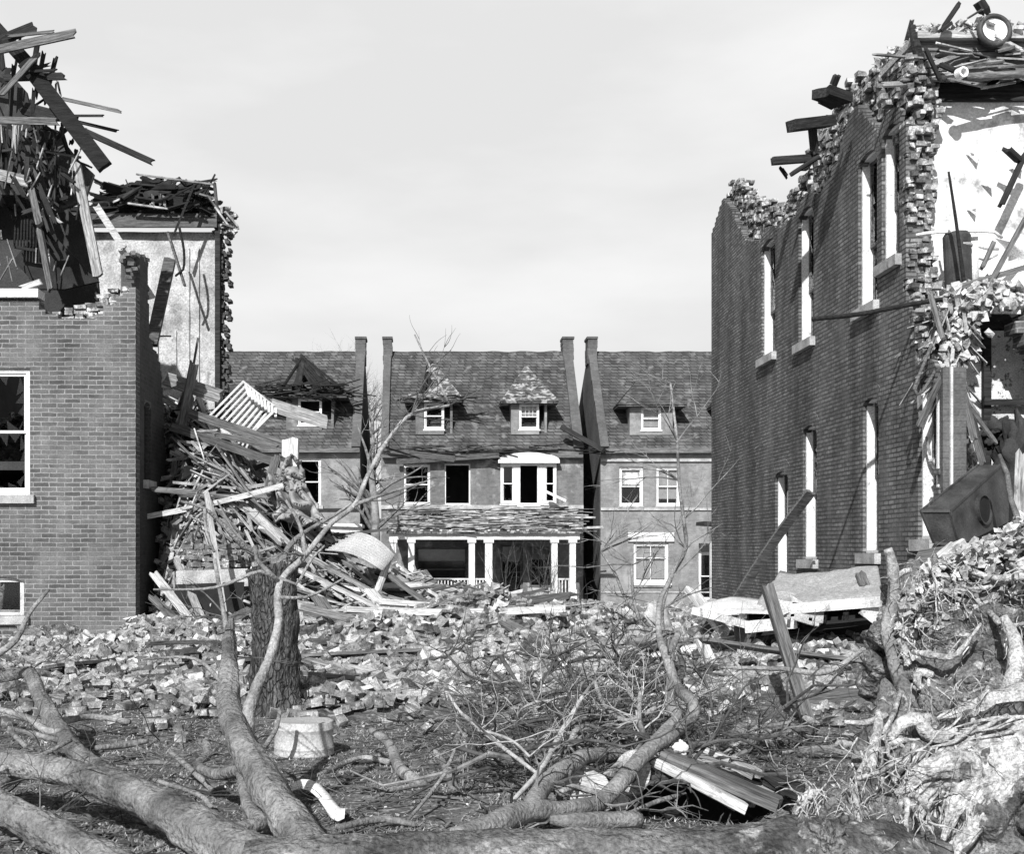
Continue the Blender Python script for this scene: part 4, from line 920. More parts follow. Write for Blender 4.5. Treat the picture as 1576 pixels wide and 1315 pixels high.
# ============================================================ ground and rubble
def ground_z(x, y):
    z = -.6 * sstep(26, 46, y) + .035 * nz(x * .6, y * .6) + .02 * nz(x * 2, y * 2, 5)
    z -= .42 * math.exp(-((x - 1.72) / .5) ** 2 - ((y - 8.35) / .35) ** 2)
    if y < 7: z -= .03 * (7 - y)
    return z
def rub_z(x, y):
    """low field of fallen brick across the lot"""
    edge = 12.6 + .5 * nz(x * .5, 3) + (1.2 if x < -2.5 else 0) + (-.6 if -1.2 < x < 1 else 0) + .9 * sstep(2.5, 4, x)
    h = .08 * sstep(edge, edge + .8, y) + .36 * sstep(14, 22.5, y) * (.65 + .35 * sstep(-3.5, -.5, x)) * (.62 + .38 * (1 - sstep(3.0, 6.0, x)))
    h += .34 * math.exp(-((x - .5) / 2.0) ** 2 - ((y - 19.3) / 2.2) ** 2) + .22 * math.exp(-((x + 3.0) / 1.2) ** 2 - ((y - 18.0) / 1.5) ** 2)
    if x < -4.8: h *= .25
    h *= 1 - sstep(27, 36, y); h *= 1 + .5 * nz(x * .6, y * .6) + .35 * nz(x * 1.7, y * 1.7)
    if x > 3.2: h += .30 * sstep(3.2, 4.4, x) * sstep(13.3, 15, y) * (1 - sstep(16.5, 19, y))
    if x > 5.6: h += 1.35 * sstep(5.6, 8, x) * sstep(12.0, 15.0, y)
    return h
HTAB = [(-10, 3.9), (-7, 4.5), (-5.3, 4.6), (-4.25, 3.5), (-2.7, 2.05), (-1.6, 1.35), (-.6, .95), (.6, .45), (1.6, 0)]
def heap_z(x, y):
    t = interp(HTAB, x); f0 = 22.75 if x < -5 else 20.9 + 1.5 * (1 - sstep(-4.9, -4.1, x))
    f = sstep(f0, f0 + 3.4, y) * (1 - sstep(30, 33.5, y)) if x >= -5.0 else sstep(25.3, 26.2, y) * (1 - sstep(29, 31, y))
    return t * f * (1 + .18 * nz(x, y, 7) + .10 * nz(x * 2.5, y * 2.5, 9))
def top_z(x, y): return ground_z(x, y) + max(rub_z(x, y), heap_z(x, y))
def axis(a, b, c, d, fine, coarse=None):
    L = []; v = a
    while v < b: L.append(v); v += max(fine, (b - v) * .35)
    v = b
    while v < c: L.append(v); v += fine
    v = c
    while v < d: L.append(v); v += max(fine, (v - c) * .35 + fine)
    L.append(d); return L
def sheet(name, m, xs, ys, zf, keep=None, parent=None):
    mb = MB(); id_ = {}
    for i, x in enumerate(xs):
        for j, y in enumerate(ys): id_[i, j] = len(mb.v); mb.v.append((x, y, zf(x, y)))
    for i in range(len(xs) - 1):
        for j in range(len(ys) - 1):
            if keep and not keep((xs[i] + xs[i + 1]) / 2, (ys[j] + ys[j + 1]) / 2): continue
            mb.f.append((id_[i, j], id_[i + 1, j], id_[i + 1, j + 1], id_[i, j + 1]))
    return mb.build(name, m, None, smooth=True, fix=False, origin=(0, 0, 0))
g = sheet('ground', 'ground', axis(-900, -6, 7, 900, .16), axis(-40, 4, 28, 1500, .16), ground_z); tag(g, None, None, kind='structure')
g = sheet('rubble_ground', 'rubblebase', [-9.6 + .13 * i for i in range(int(21 / .13))], [12 + .13 * i for i in range(int(24 / .13))],
          lambda x, y: top_z(x, y) - .02 + .06 * nz(x * 6, y * 6) + .03 * nz(x * 14, y * 14), keep=lambda x, y: not (6.3 < x < 6.75 and y > 16) and top_z(x, y) > ground_z(x, y) + .03 and not (x < XL and YL - .1 < y < YL + .4) and not (x > 6.3 and y > 17.5) )
tag(g, 'dusty broken mortar and brick dust filling the rubble field', 'rubble', kind='stuff')
# loose bricks
def brick_verts(sz=(.2, .095, .06)):
    return sz
def scatter(n, y0, y1, xr, cond, dens=None):
    out = []
    while len(out) < n:
        y = y0 + (y1 - y0) * R(); a, b = xr(y); x = U(a, b)
        if cond(x, y): out.append((x, y))
    return out
view = lambda y: (max(-9, (0 - PX0) * y / FPX - .5), min(8.8, (1576 - PX0) * y / FPX + .5))
okb = lambda x, y: rub_z(x, y) > .035 and not (6.2 < x < 6.8 and y > 16) and not (x > 6.8 and y > 17.3) and not (x < XL + .05 and y > YL - .1)
pile = MB(); nb = 0
def brickrot(): return Matrix.Rotation(U(0, 6.28), 3, 'Z') @ Matrix.Rotation(random.gauss(0, .45), 3, 'X') @ Matrix.Rotation(random.gauss(0, .4), 3, 'Y')
for (x, y) in scatter(16000, 12.8, 31, view, okb):
    hz = top_z(x, y)
    if heap_z(x, y) > rub_z(x, y) + .3 and R() < .5: continue
    z = hz + U(-.01, .09); frac = R()
    s = (.2 * (1 if frac < .5 else U(.35, .8)), .095 * U(.8, 1.1), .062 * U(.85, 1.2))
    if R() < .06: s = (U(.15, .32), U(.12, .22), U(.08, .16))
    pile.box((x, y, z), s, brickrot(), jit=.012)
for (x, y) in scatter(110, 13.2, 28, view, okb):                # lumps of bricks still mortared together
    c = Vector((x, y, top_z(x, y) + .05)); q = brickrot(); nx_, nz_ = random.randint(1, 2), random.randint(2, 4)
    for i in range(nx_):
        for j in range(nz_):
            if R() < .88: pile.box(c + q @ Vector(((i - .5) * .21 + (j % 2) * .1, 0, (j - 1) * .072)), (.2 * U(.7, 1), .1, .066), q, jit=.006)
tag(pile.build('brick_rubble', 'brickloose', origin=(0, 0, 0)), 'thick spread of broken bricks covering the lot between the ruins', 'brick rubble', kind='stuff')
# the nearest bricks, one by one
protos = []
for k in range(6):
    mb = MB(); s = [(.205, .098, .062), (.2, .1, .06), (.12, .098, .062), (.15, .1, .06), (.205, .098, .062), (.09, .09, .06)][k]; mb.box((0, 0, 0), s, jit=.008); protos.append(mb.build('brick', 'brickone', origin=(0, 0, 0)))
spots = scatter(294, 10.6, 15.2, view, lambda x, y: x < 4.6 and (abs(x + .98) > .5 or abs(y - 10.6) > .9) and R() < sstep(10.2, 13.6, y + .4 * nz(x, y, 2)) ** 2.2)
for k, (x, y) in enumerate([(U(-2, 2), U(12.2, 14)) for _ in range(6)] + spots):
    o = protos[k] if k < 6 else protos[k % 6].copy()
    if k >= 6: col.objects.link(o)
    o.location = (x, y, max(top_z(x, y), ground_z(x, y)) + U(.03, .07)); o.rotation_euler = brickrot().to_euler() if k % 2 else (U(-.1, .1), U(-.1, .1), U(0, 6))
    tag(o, 'loose brick lying at the near edge of the rubble field', 'brick', 'loose bricks at the near edge of the rubble')
mb = MB()
for (x, y) in scatter(9500, 12.6, 27, view, lambda x, y: okb(x, y) or (heap_z(x, y) > .3 and (x > -4.8 or y > 25.3))):
    s_ = U(.02, .07); mb.box((x, y, top_z(x, y) + U(.0, .08)), (s_ * U(.6, 1.6), s_, s_ * U(.4, 1)), brickrot(), jit=s_ * .25)
tag(mb.build('rubble_chips', 'brickloose', origin=(0, 0, 0)), 'crushed brick chips and mortar grit between the bricks', 'brick chips', kind='stuff')
# plaster lumps, pale
mb = MB()
for (x, y) in scatter(3600, 13, 30, view, lambda x, y: okb(x, y) or heap_z(x, y) > .4):
    if x > 2.2 or R() < .6: mb.box((x, y, top_z(x, y) + U(0, .12)), (U(.04, .2), U(.04, .16), U(.02, .10)), brickrot(), jit=.025)
tag(mb.build('plaster_rubble', 'plasterchunk', origin=(0, 0, 0)), 'pale lumps of plaster and mortar strewn through the bricks', 'plaster rubble', kind='stuff')
# ============================================================ wreckage heap between the houses
def surf_dir(x, y, a, zf=top_z):
    e = .35; gx = (zf(x + e, y) - zf(x - e, y)) / (2 * e); gy = (zf(x, y + e) - zf(x, y - e)) / (2 * e)
    return Vector((math.cos(a), math.sin(a), gx * math.cos(a) + gy * math.sin(a))).normalized()
BP = []
for k in range(18):
    L = [1.1, 1.6, 2.2, 2.8, 3.4, 2.0][k % 6]; w = [.09, .14, .2, .11, .16, .07][(k * 5) % 6]; h = [.03, .05, .025, .09, .04, .06][(k * 7) % 6]
    mb = MB(); mb.beam((-L / 2, 0, 0), (L / 2, 0, 0), w, h, 0, .14, segs=4, bow=U(-.05, .05), n=4)
    BP.append([mb.build('broken_board', ['wood', 'wood', 'wood', 'wood_light', 'wood_mid', 'wood'][k % 6], origin=(0, 0, 0)), 0])
def put_board(i, p, d, roll, label, group):
    o, used = BP[i]
    if used: o = o.copy(); col.objects.link(o)
    BP[i][1] = 1
    o.location = p; o.rotation_euler = (d.to_track_quat('X', 'Z').to_matrix() @ Matrix.Rotation(roll, 3, 'X')).to_euler(); tag(o, label, 'board', group)
n = 0
while n < 165:
    y = U(20.8, 29); x = U(-5.0, 1.2)
    if x < -4.8 and y < 25.3: continue
    hz = heap_z(x, y)
    if hz < .12 or hz < rub_z(x, y) * .6 or (-4.7 < x < -2.9 and y < 22.4): continue
    a = random.gauss(-.35, .5) + (math.pi if R() < .5 else 0)
    d = surf_dir(x, y, a); d = (d + Vector((0, 0, random.gauss(0, .16)))).normalized()
    put_board(n % 18, Vector((x, y, top_z(x, y) + U(.03, .28))), d, U(-.7, .7), 'splintered board jumbled on the slope of the tall wreckage heap', 'boards on the wreckage heap'); n += 1
for k in range(44):                                              # flat fan of boards at the foot of the heap
    p = at(U(470, 790), U(930, 1000), U(20.6, 23.5)); p.z = max(p.z, top_z(p.x, p.y) + .05); p.z = min(p.z, top_z(p.x, p.y) + .5)
    a = random.gauss(.05, .16) + (math.pi if R() < .5 else 0); d = Vector((math.cos(a), math.sin(a) * .6, random.gauss(.02, .05))).normalized()
    put_board(k % 18, p, d, U(-.4, .4), 'long board in the flat fan spilling from the foot of the wreckage heap', 'boards fanned out at the foot of the heap')
n = 0
while n < 60:                                                    # strays over the bricks
    y = U(13.5, 29); x = U(-4.5, 6); p = Vector((x, y, top_z(x, y) + U(.05, .14)))
    if heap_z(x, y) > .3 or rub_z(x, y) < .06: continue
    a = U(0, 6.28); put_board(n % 18, p, surf_dir(x, y, a), U(-.3, .3), 'stray board lying among the loose bricks of the open lot', 'stray boards among the bricks'); n += 1
mb = MB(); n = 0
while n < 2100:                                                  # lath and splinters
    y = U(20.8, 30); x = U(-5.2, 2.4)
    if (x < -4.85 and y < 25.3): continue
    hz = heap_z(x, y)
    if hz < .08 or (-4.7 < x < -2.9 and y < 22.3 and R() < .85): continue
    a = random.gauss(-.3, .7) + (math.pi if R() < .5 else 0); d = (surf_dir(x, y, a) + Vector((0, 0, random.gauss(0, .3)))).normalized(); L = U(.25, 1.3); p = Vector((x, y, top_z(x, y) + U(0, .3)))
    mb.beam(p - d * L / 2, p + d * L / 2, U(.025, .07), U(.01, .025), U(0, 3), .05); n += 1
tag(mb.build('splintered_lath', 'wood_isl', origin=(0, 0, 0)), 'mass of thin splintered lath woven through the wreckage heap', 'lath', kind='stuff')
mb = MB(); n = 0
while n < 900:                                                   # near-black plates painting in shaded holes under it all
    y = U(21, 29); x = U(-5.2, 1.5)
    if (x < -4.85 and y < 25.3) or heap_z(x, y) < .1: continue
    mb.box((x, y, top_z(x, y) + U(-.02, .12)), (U(.1, .45), U(.05, .3), U(.02, .1)), brickrot() @ Matrix.Rotation(U(-1, 1), 3, 'X'), jit=.04); n += 1
tag(mb.build('wreckage_fragments', 'wood_black', origin=(0, 0, 0)), 'near-black fragments painting shade into the hollows of the heap', 'debris', kind='stuff')
# authored boards and beams, read off the photograph
HB = [
 ('wide pale beam sloping down from the side wall at the top of the heap', (250, 582, 25.2), (345, 612, 25.0), .26, .18, 'wood'),
 ('pale board running on right beside the slatted grille', (412, 622, 25.4), (508, 652, 25.6), .26, .08, 'wood_light'),
 ('upper of the two heavy dark beams under the slatted grille', (285, 634, 24.7), (446, 688, 24.6), .24, .16, 'wood_mid'),
 ('lower of the two heavy dark beams under the slatted grille', (258, 655, 24.4), (442, 718, 24.2), .19, .16, 'wood_mid'),
 ('stubby pale post standing upright right of the heavy beams', (447, 672, 24.2), (447, 724, 24.1), .30, .2, 'wood_light'),
 ('dark post leaning left of the stained mattress', (426, 698, 24.0), (409, 768, 23.9), .14, .12, 'wood_mid'),
 ('pale board slanting across the middle of the heap', (364, 752, 23.6), (452, 845, 23.0), .14, .05, 'wood_light'),
 ('thin pale upright pole standing in front of the heap', (317, 753, 21.6), (346, 948, 21.0), .07, .06, 'wood_light'),
 ('long pale board leaning on the side wall, uppermost of the leaning boards', (234, 880, 21.9), (322, 992, 20.8), .16, .05, 'wood_light'),
 ('second leaning board from the side wall, below the uppermost one', (230, 916, 21.7), (314, 996, 20.7), .16, .05, 'wood'),
 ('steep board leaning from the dark hollow beside the side wall', (270, 856, 22.4), (326, 990, 21.0), .12, .06, 'wood'),
 ('short pale board lying at the foot of the leaning boards', (250, 976, 21.1), (290, 1004, 20.8), .16, .05, 'wood_light'),
 ('steep board crossing behind the corrugated sheet', (602, 852, 22.6), (578, 918, 22.3), .12, .05, 'wood_light'),
 ('long pale board diagonal from the big tree to the lot', (456, 876, 22.2), (588, 938, 21.4), .16, .05, 'wood_light'),
 ('second long diagonal board right of the big tree', (470, 856, 22.6), (600, 925, 21.8), .10, .06, 'wood'),
 ('wide pale plank propped steeply at the right foot of the heap', (566, 905, 21.8), (632, 988, 20.8), .20, .05, 'wood_light'),
 ('short dark plank behind the steep pale plank', (486, 915, 21.8), (520, 965, 21.2), .24, .05, 'wood_mid'),
 ('lowest long board at the foot of the heap', (459, 992, 20.7), (700, 945, 21.6), .12, .05, 'wood_light'),
 ('long board just above the lowest one at the foot of the heap', (462, 980, 20.9), (660, 942, 21.8), .10, .05, 'wood'),
 ('long grey board third from the bottom of the fan', (455, 968, 21.1), (740, 940, 22.4), .10, .05, 'wood'),
 ('bright long board pointing right across the bricks', (600, 965, 21.6), (812, 936, 22.8), .12, .05, 'white'),
 ('long board crossing upward to the right near the porch', (560, 952, 22.0), (690, 900, 23.0), .12, .05, 'wood'),
 ('dark slanted board below the corrugated sheet', (592, 880, 22.6), (660, 932, 22.0), .13, .05, 'wood_mid'),
 ('dark joist lying level left of the porch steps', (770, 925, 24.5), (905, 945, 24.0), .16, .12, 'wood_dark'),
 ('second dark joist beneath the level one', (800, 938, 24.0), (930, 950, 23.6), .14, .10, 'wood_dark'),
 ('half buried joist in the bricks beside the big tree', (240, 1083, 14.1), (345, 1076, 14.6), .2, .16, 'wood_mid'),
 ('flat pale board among the bricks left of the big tree', (130, 998, 20.6), (335, 990, 20.9), .14, .06, 'wood_mid'),
 ('short pale board lying in the bricks above the buried joist', (170, 1050, 16.0), (250, 1046, 16.2), .1, .05, 'wood_light'),
 ('black board end poking up in the middle of the bricks', (846, 1020, 17.3), (828, 1052, 16.9), .14, .1, 'wood_dark'),
 ('long dark timber lying right of the leaning post', (1080, 1090, 13.4), (1340, 1072, 13.6), .22, .18, 'wood_mid'),
 ('dark timber end beside the long one', (1140, 1075, 13.8), (1240, 1100, 13.2), .2, .1, 'wood_mid'),
 ('tilted pale board behind the leaning post', (1060, 905, 16.8), (1115, 975, 16.0), .14, .08, 'wood_light'),
 ('long thin white board lying in front of the fallen porch roof', (1000, 1010, 16.4), (1165, 975, 16.6), .12, .05, 'white'),
 ('dark board crossing in front of the black hollow', (1060, 1010, 16.2), (1270, 965, 16.4), .10, .08, 'wood_mid'),
 ('short pale block leaning in front of the fallen porch roof', (1078, 985, 15.4), (1100, 1035, 15.0), .12, .08, 'wood_light'),
 ('light board propped under the porch roof corner', (1125, 925, 16.6), (1080, 980, 16.2), .14, .08, 'wood'),
]
for lab, a, b, w, h, m in HB: plank(lab, a, b, w, h, m, 'board', name='broken_board', spl=.12, segs=2, up=(0, 1, 0) if w > .25 else None)
# leaning post, the hero of the right lot
tag(beamobj('leaning_post', 'wood_mid', None, at(1180, 900, 12.6), at(1247, 1122, 12.0), .11, .09, 0, .05, up=(0, 1, 0)), 'square grey post leaning alone in the bricks before the fallen porch roof', 'post')
# long sagging branch/board leaning on the right wall
mb = MB(); mb.beam(at(1252, 752, 19.5), at(1132, 925, 21.5), .15, .05, .3, .2, segs=5, bow=.07); tag(mb.build('broken_board', 'wood'), 'long bowed board leaning against the right brick wall', 'board')
# slatted grille
t = thing('slatted_grille', 'bent white slatted grille perched on the wreckage heap', 'grille', at(370, 650, 24.9))
for k in range(9):
    q = k / 8; a = at(321 + 67 * q * 1.0 + 2, 640 + 22 * q, 24.7); b = at(374 + 46 * q, 588 + 36 * q, 25.1); c = at(388 + 34 * q, 612 + 24 * q + 4, 24.6)
    b2 = at(374 + 46 * q + 4, 590 + 36 * q + 3, 25.0)
    mb = MB(); mb.beam(a, b, .045, .03); mb.beam(b2, at(384 + 40 * q, 612 + 30 * q, 24.8), .045, .03); mb.build('slat', 'white', t)
mb = MB(); mb.beam(at(319, 641, 24.75), at(390, 664, 24.75), .07, .05); mb.beam(at(373, 587, 25.15), at(422, 626, 25.15), .06, .05); mb.beam(at(390, 664, 24.7), at(422, 632, 24.8), .06, .05); mb.build('frame', 'whitedirty', t)
# stained mattress slumped on the heap
def lump(mb, c, rad, nu=22, nv=14, amp=.25, sc=2.2, sq=1, seed=0, rot=None):
    vs = []; c = Vector(c)
    for j in range(nv + 1):
        th = math.pi * j / nv
        for i in range(nu):
            ph = 2 * math.pi * i / nu; v = Vector((math.sin(th) * math.cos(ph), math.sin(th) * math.sin(ph), math.cos(th)))
            if sq > 1: mx = max(abs(v.x), abs(v.y), abs(v.z)); v = v.lerp(v / mx, .5)
            k = 1 + amp * (noise.noise(v * sc + Vector((seed, 0, 0))) + .5 * noise.noise(v * sc * 2.3 + Vector((seed, 3, 0))) + .25 * noise.noise(v * sc * 5 + Vector((seed, 3, 9))))
            p = Vector((v.x * rad[0] * k, v.y * rad[1] * k, v.z * rad[2] * k))
            if rot is not None: p = rot @ p
            vs.append(c + p)
    mb.add(vs, [(j * nu + i, j * nu + (i + 1) % nu, (j + 1) * nu + (i + 1) % nu, (j + 1) * nu + i) for j in range(nv) for i in range(nu)])
def drape(mb, c4, n_=36, amp=.14, sc=2.2, seed=0):
    a, b, c, d = [Vector(p) for p in c4]; vs = []
    for i in range(n_ + 1):
        for j in range(n_ + 1):
            u, v = i / n_, j / n_; p = a.lerp(b, u).lerp(d.lerp(c, u), v); f = 1 - abs(2 * noise.noise(Vector((u * sc * 1.6 + seed, v * sc, 0)))) ** .6 * 1.6; g = noise.noise(Vector((u * 6, v * 5, seed)))
            vs.append(p + Vector((.10 * noise.noise(Vector((v * 3, u * 2, seed))), -amp * f - .05 * g, .10 * noise.noise(Vector((u * 3, v * 3, seed + 5))))))
    mb.add(vs, [(i * (n_ + 1) + j, (i + 1) * (n_ + 1) + j, (i + 1) * (n_ + 1) + j + 1, i * (n_ + 1) + j + 1) for i in range(n_) for j in range(n_)])
mb = MB(); drape(mb, (at(410, 728, 23.9), at(468, 742, 23.9), at(506, 806, 23.2), at(424, 806, 23.3)), amp=.35); drape(mb, (at(432, 700, 24.0), at(466, 708, 24.0), at(472, 756, 23.7), at(428, 760, 23.7)), amp=.22, seed=4)
o = mb.build('mattress_cover', 'sack', smooth=True, fix=False); s_ = o.modifiers.new('thickness', 'SOLIDIFY'); s_.thickness = .03; tag(o, 'stained pale mattress cover draped in folds over the middle of the heap', 'mattress cover')
# corrugated sheet
mb = MB(); P00, P10, P11, P01 = at(500, 848, 22.4), at(548, 820, 22.8), at(608, 856, 22.6), at(588, 880, 22.2); K = 60; vs = []
for i in range(K + 1):
    for j in range(7):
        u, v = i / K, j / 6; p = (P00.lerp(P10, u)).lerp(P01.lerp(P11, u), v); p = p + Vector((0, -.3, .5)).normalized() * (.028 * math.sin(u * 60) + .12 * math.sin(v * 3.1)); vs.append(p)
mb.add(vs, [(i * 7 + j, i * 7 + j + 1, (i + 1) * 7 + j + 1, (i + 1) * 7 + j) for i in range(K) for j in range(6)])
o = mb.build('corrugated_sheet', 'metal', smooth=True); so_ = o.modifiers.new('t', 'SOLIDIFY'); so_.thickness = .008; tag(o, 'crumpled corrugated sheet lying on the heap in front of the porch', 'metal sheet')
# chunk of brickwork with a sheet of painted shade under it
t = thing('masonry_chunk', 'chunk of mortared brick wall sitting above a black sheet painted as a shaded hollow by the big tree', 'masonry', at(315, 895, 22.4))
cells = []
for i in range(9):
    for j in range(5): cells.append(at(290 + i * 9 + (j % 2) * 4, 842 + j * 9, 22.1 + (4 - j) * .03))
torn('brickwork', 'brickone', t, cells, size=(.19, .14, .075), jr=.06)
mb = MB(); mb.beam(at(272, 893, 22.0), at(382, 889, 22.0), .10, .3); mb.build('stone_slab', 'stone', t)
mb = MB(); mb.prism([at(*p, 21.75) for p in ((270, 900), (376, 896), (372, 960), (360, 985), (285, 995), (262, 950))], (0, .02, 0)); mb.build('hollow', 'dark', t)  # flat near-black sheet standing in for the shade of a hollow
# ---- fallen porch roof by the right wall
t = thing('fallen_porch_roof', 'collapsed gritty flat porch roof lying tilted against the foot of the right wall', 'porch roof', at(1240, 960, 16))
def patch(mb, c4, nu, nv, amp, th=None, tear=None):
    a, b, c, d = [Vector(p) for p in c4]; vs = []
    for i in range(nu + 1):
        for j in range(nv + 1):
            u, v = i / nu, j / nv; p = a.lerp(b, u).lerp(d.lerp(c, u), v); p = p + Vector((0, 0, amp * (nz(p.x * 1.3, p.y * 1.3, 4) + .5 * nz(p.x * 4, p.y * 4, 4)))); vs.append(p)
    fs = []
    for i in range(nu):
        for j in range(nv):
            if tear and tear(i / nu, j / nv): continue
            fs.append((i * (nv + 1) + j, (i + 1) * (nv + 1) + j, (i + 1) * (nv + 1) + j + 1, i * (nv + 1) + j + 1))
    mb.add(vs, fs)
def thick(o, t_): s_ = o.modifiers.new('thickness', 'SOLIDIFY'); s_.thickness = t_; s_.offset = -1
mb = MB(); patch(mb, (at(1140, 950, 15.4), at(1362, 932, 15.0), at(1350, 874, 17.4), at(1200, 884, 18.0)), 40, 20, .10, tear=lambda u, v: v < .10 + .08 * nz(u * 9, 1)); o = mb.build('roof_surface', 'roofing', t, smooth=True, fix=False); thick(o, .05)
mb = MB(); patch(mb, (at(1064, 936, 15.8), at(1215, 950, 15.3), at(1230, 925, 16.4), at(1130, 918, 16.8)), 20, 8, .06); o = mb.build('torn_flashing', 'white', t, smooth=True, fix=False); thick(o, .015)
mb = MB(); mb.beam(at(1146, 966, 15.35), at(1228, 958, 15.2), .05, .14, up=(0, 0, 1), spl=.03); mb.beam(at(1212, 938, 15.2), at(1358, 926, 14.9), .04, .12, spl=.05); mb.beam(at(1066, 940, 15.75), at(1150, 962, 15.4), .05, .09); mb.beam(at(1330, 934, 15.0), at(1358, 955, 15.0), .05, .2); mb.build('fascia_board', 'whitedirty', t)
mb = MB(); patch(mb, (at(1210, 956, 15.05), at(1266, 962, 15.0), at(1270, 928, 15.3), at(1215, 934, 15.3)), 10, 6, .08, tear=lambda u, v: nz(u * 4, v * 4) > .3); o = mb.build('torn_roof_felt', 'roofing', t, fix=False); thick(o, .01)
mb = MB(); patch(mb, (at(1150, 985, 15.6), at(1345, 960, 15.2), at(1350, 890, 17.0), at(1200, 900, 17.6)), 8, 4, .02); mb.build('roof_underside', 'wood_dark', t, fix=False)
for k in range(6): bm1('roof_joist', 'wood_dark', t, at(1165 + k * 34, 966 - k * 3, 15.5), at(1215 + k * 26, 905 - k * 2, 17.6), .06, .12)
mb = MB(); a = at(1150, 1010, 15.9); mb.b6(a.x, a.x + .55, 15.9, 16.6, -.1, EYE - (958 - 852) * 15.9 / 2000); mb.build('support_pier', 'house_side', t)
mb = MB(); mb.b6(4.15, 6.25, 16.75, 16.85, -.1, .95); mb.build('under_roof_shade', 'dark', t)  # near-black sheet added to paint the shade below the fallen roof
mb = MB()
for pts in (((1185, 918), (1200, 950), (1240, 930), (1205, 925)), ((1215, 915), (1222, 935), (1240, 930))): mb.prism([at(*p, 15.25) for p in pts], (0, .01, 0))
mb.build('peeled_sheet', 'whitedirty', t)
plank('small dark block leaning at the back of the porch roof', (1322, 880, 16.5), (1333, 908, 16.2), .12, .06, 'wood_mid')
plank('wide dark board propped below the furnace', (1402, 868, 15.0), (1462, 858, 14.8), .5, .05, 'wood_mid', roll=.5)
plank('pale board edge sloping up to the furnace', (1422, 880, 14.6), (1480, 832, 14.9), .16, .06, 'wood_light')
plank('dark board at the right edge above the roots', (1552, 838, 13.5), (1600, 800, 13.6), .16, .08, 'wood_dark')
plank('grey board upright at the right edge of the picture', (1572, 690, 15.5), (1568, 800, 15.3), .12, .05, 'wood')
pipething('broken_branch', 'crooked pale branch standing right of the furnace', 'branch', 'twig', [at(1538, 700, 14.8), at(1550, 730, 14.7), at(1556, 770, 14.6), at(1567, 800, 14.5), at(1556, 850, 14.4)], [.02, .03, .03, .035, .03])
mb = MB(); lump(mb, at(1585, 740, 16.9), (.42, .4, .8), 50, 36, amp=.5, sc=3, seed=5); lump(mb, at(1535, 665, 17.4), (.22, .2, .16), 40, 26, amp=.6, seed=9); tag(mb.build('tarpaulin', 'darkcloth', smooth=True), 'dark crumpled tarpaulin bunched behind the furnace', 'tarpaulin')
# ============================================================ trees
def rpx(r, d): return r * d / FPX
def limb(mb, pts, segs=10, step=.08, rough=.12, nscale=7, ridge=0):
    """pts: (px, py, distance, radius in px)"""
    mb.tube([at(a, b, d) for a, b, d, r in pts], [rpx(r, d) for a, b, d, r in pts], segs, step, rough, nscale=nscale, ridge=ridge)
def limb_obj(name, m, parent, pts, **k):
    mb = MB(); limb(mb, pts, **k); return mb.build(name, m, parent, smooth=True)
def grow(mb, p, d, L, r, lvl, seed=0, grav=-.1, wig=.45, floor=True, kids=3, flat=0):
    pts, rr = [p], [r]; q = Vector(p); n = 5 if lvl else 4; d = Vector(d).normalized(); spots = []
    for i in range(n):
        d = (d + Vector((U(-1, 1), U(-1, 1), U(-1, 1) * (1 - flat) + grav * .5)) * wig * .6).normalized(); q = q + d * L / n
        if floor:
            gz = ground_z(q.x, q.y) + .03
            if q.z < gz: q = Vector((q.x, q.y, gz)); d = Vector((d.x, d.y, abs(d.z) * .4)).normalized()
        pts.append(q.copy()); rr.append(r * (1 - .75 * (i + 1) / n)); spots.append((q.copy(), d.copy(), rr[-1]))
    mb.tube(pts, rr, 6 if r > .012 else 4 if r > .005 else 3, L / 9, .1 if r > .02 else 0, cap=False)
    if lvl:
        for k in range(kids):
            q, dd, r2 = random.choice(spots[:-1] if k else spots[1:4]); nd = (dd + Vector((U(-1, 1), U(-1, 1), U(-.6, .8) * (1 - flat))) * .95).normalized()
            grow(mb, q, nd, L * U(.45, .7), max(r2 * .7, .0032), lvl - 1, grav=grav, wig=wig, floor=floor, kids=kids, flat=flat)
# big standing tree, broken off at the heap
t = thing('tree', 'thick rough-barked tree trunk standing beside the heap, snapped off at its top', 'tree', at(422, 1100, 12.95))
mb = MB(); limb(mb, [(427, 1128, 12.95, 66), (425, 1104, 12.95, 50), (424, 1060, 12.95, 38), (424, 980, 12.95, 36), (420, 900, 12.95, 36), (414, 870, 12.95, 37)], segs=64, step=.03, rough=.13, nscale=5, ridge=.03)
for (px, py, r) in ((360, 1120, 16), (480, 1115, 18), (450, 1135, 18), (395, 1135, 16)): limb(mb, [(424, 1062, 12.85, 24), ((424 + px) / 2, 1090, 12.8, 18), (px, py, 12.6, 7)], segs=10, rough=.2)
mb.build('trunk', 'bark_big', t, smooth=True)
mb = MB()
for k in range(20):
    a = U(0, 6.28); p = at(414 + 32 * math.cos(a), 874, 12.95 + .2 * math.sin(a)); mb.beam(p, p + Vector((U(-.08, .08), U(-.06, .06), U(.04, .2))), U(.02, .05), U(.02, .04), spl=.04)
mb.build('splintered_top', 'bark_smooth', t)
for pts in ([(404, 872, 12.9, 9), (395, 855, 12.8, 7), (372, 838, 12.6, 5), (335, 800, 12.4, 3.5), (312, 782, 12.3, 2.5), (278, 772, 12.2, 2)], [(315, 784, 12.3, 3), (318, 820, 12.2, 2.5), (330, 850, 12.1, 2)],
            [(430, 870, 12.9, 6), (455, 830, 12.9, 4), (520, 790, 13, 2.5), (540, 775, 13, 1.5)]): limb_obj('branch', 'bark_smooth', t, pts, segs=6)
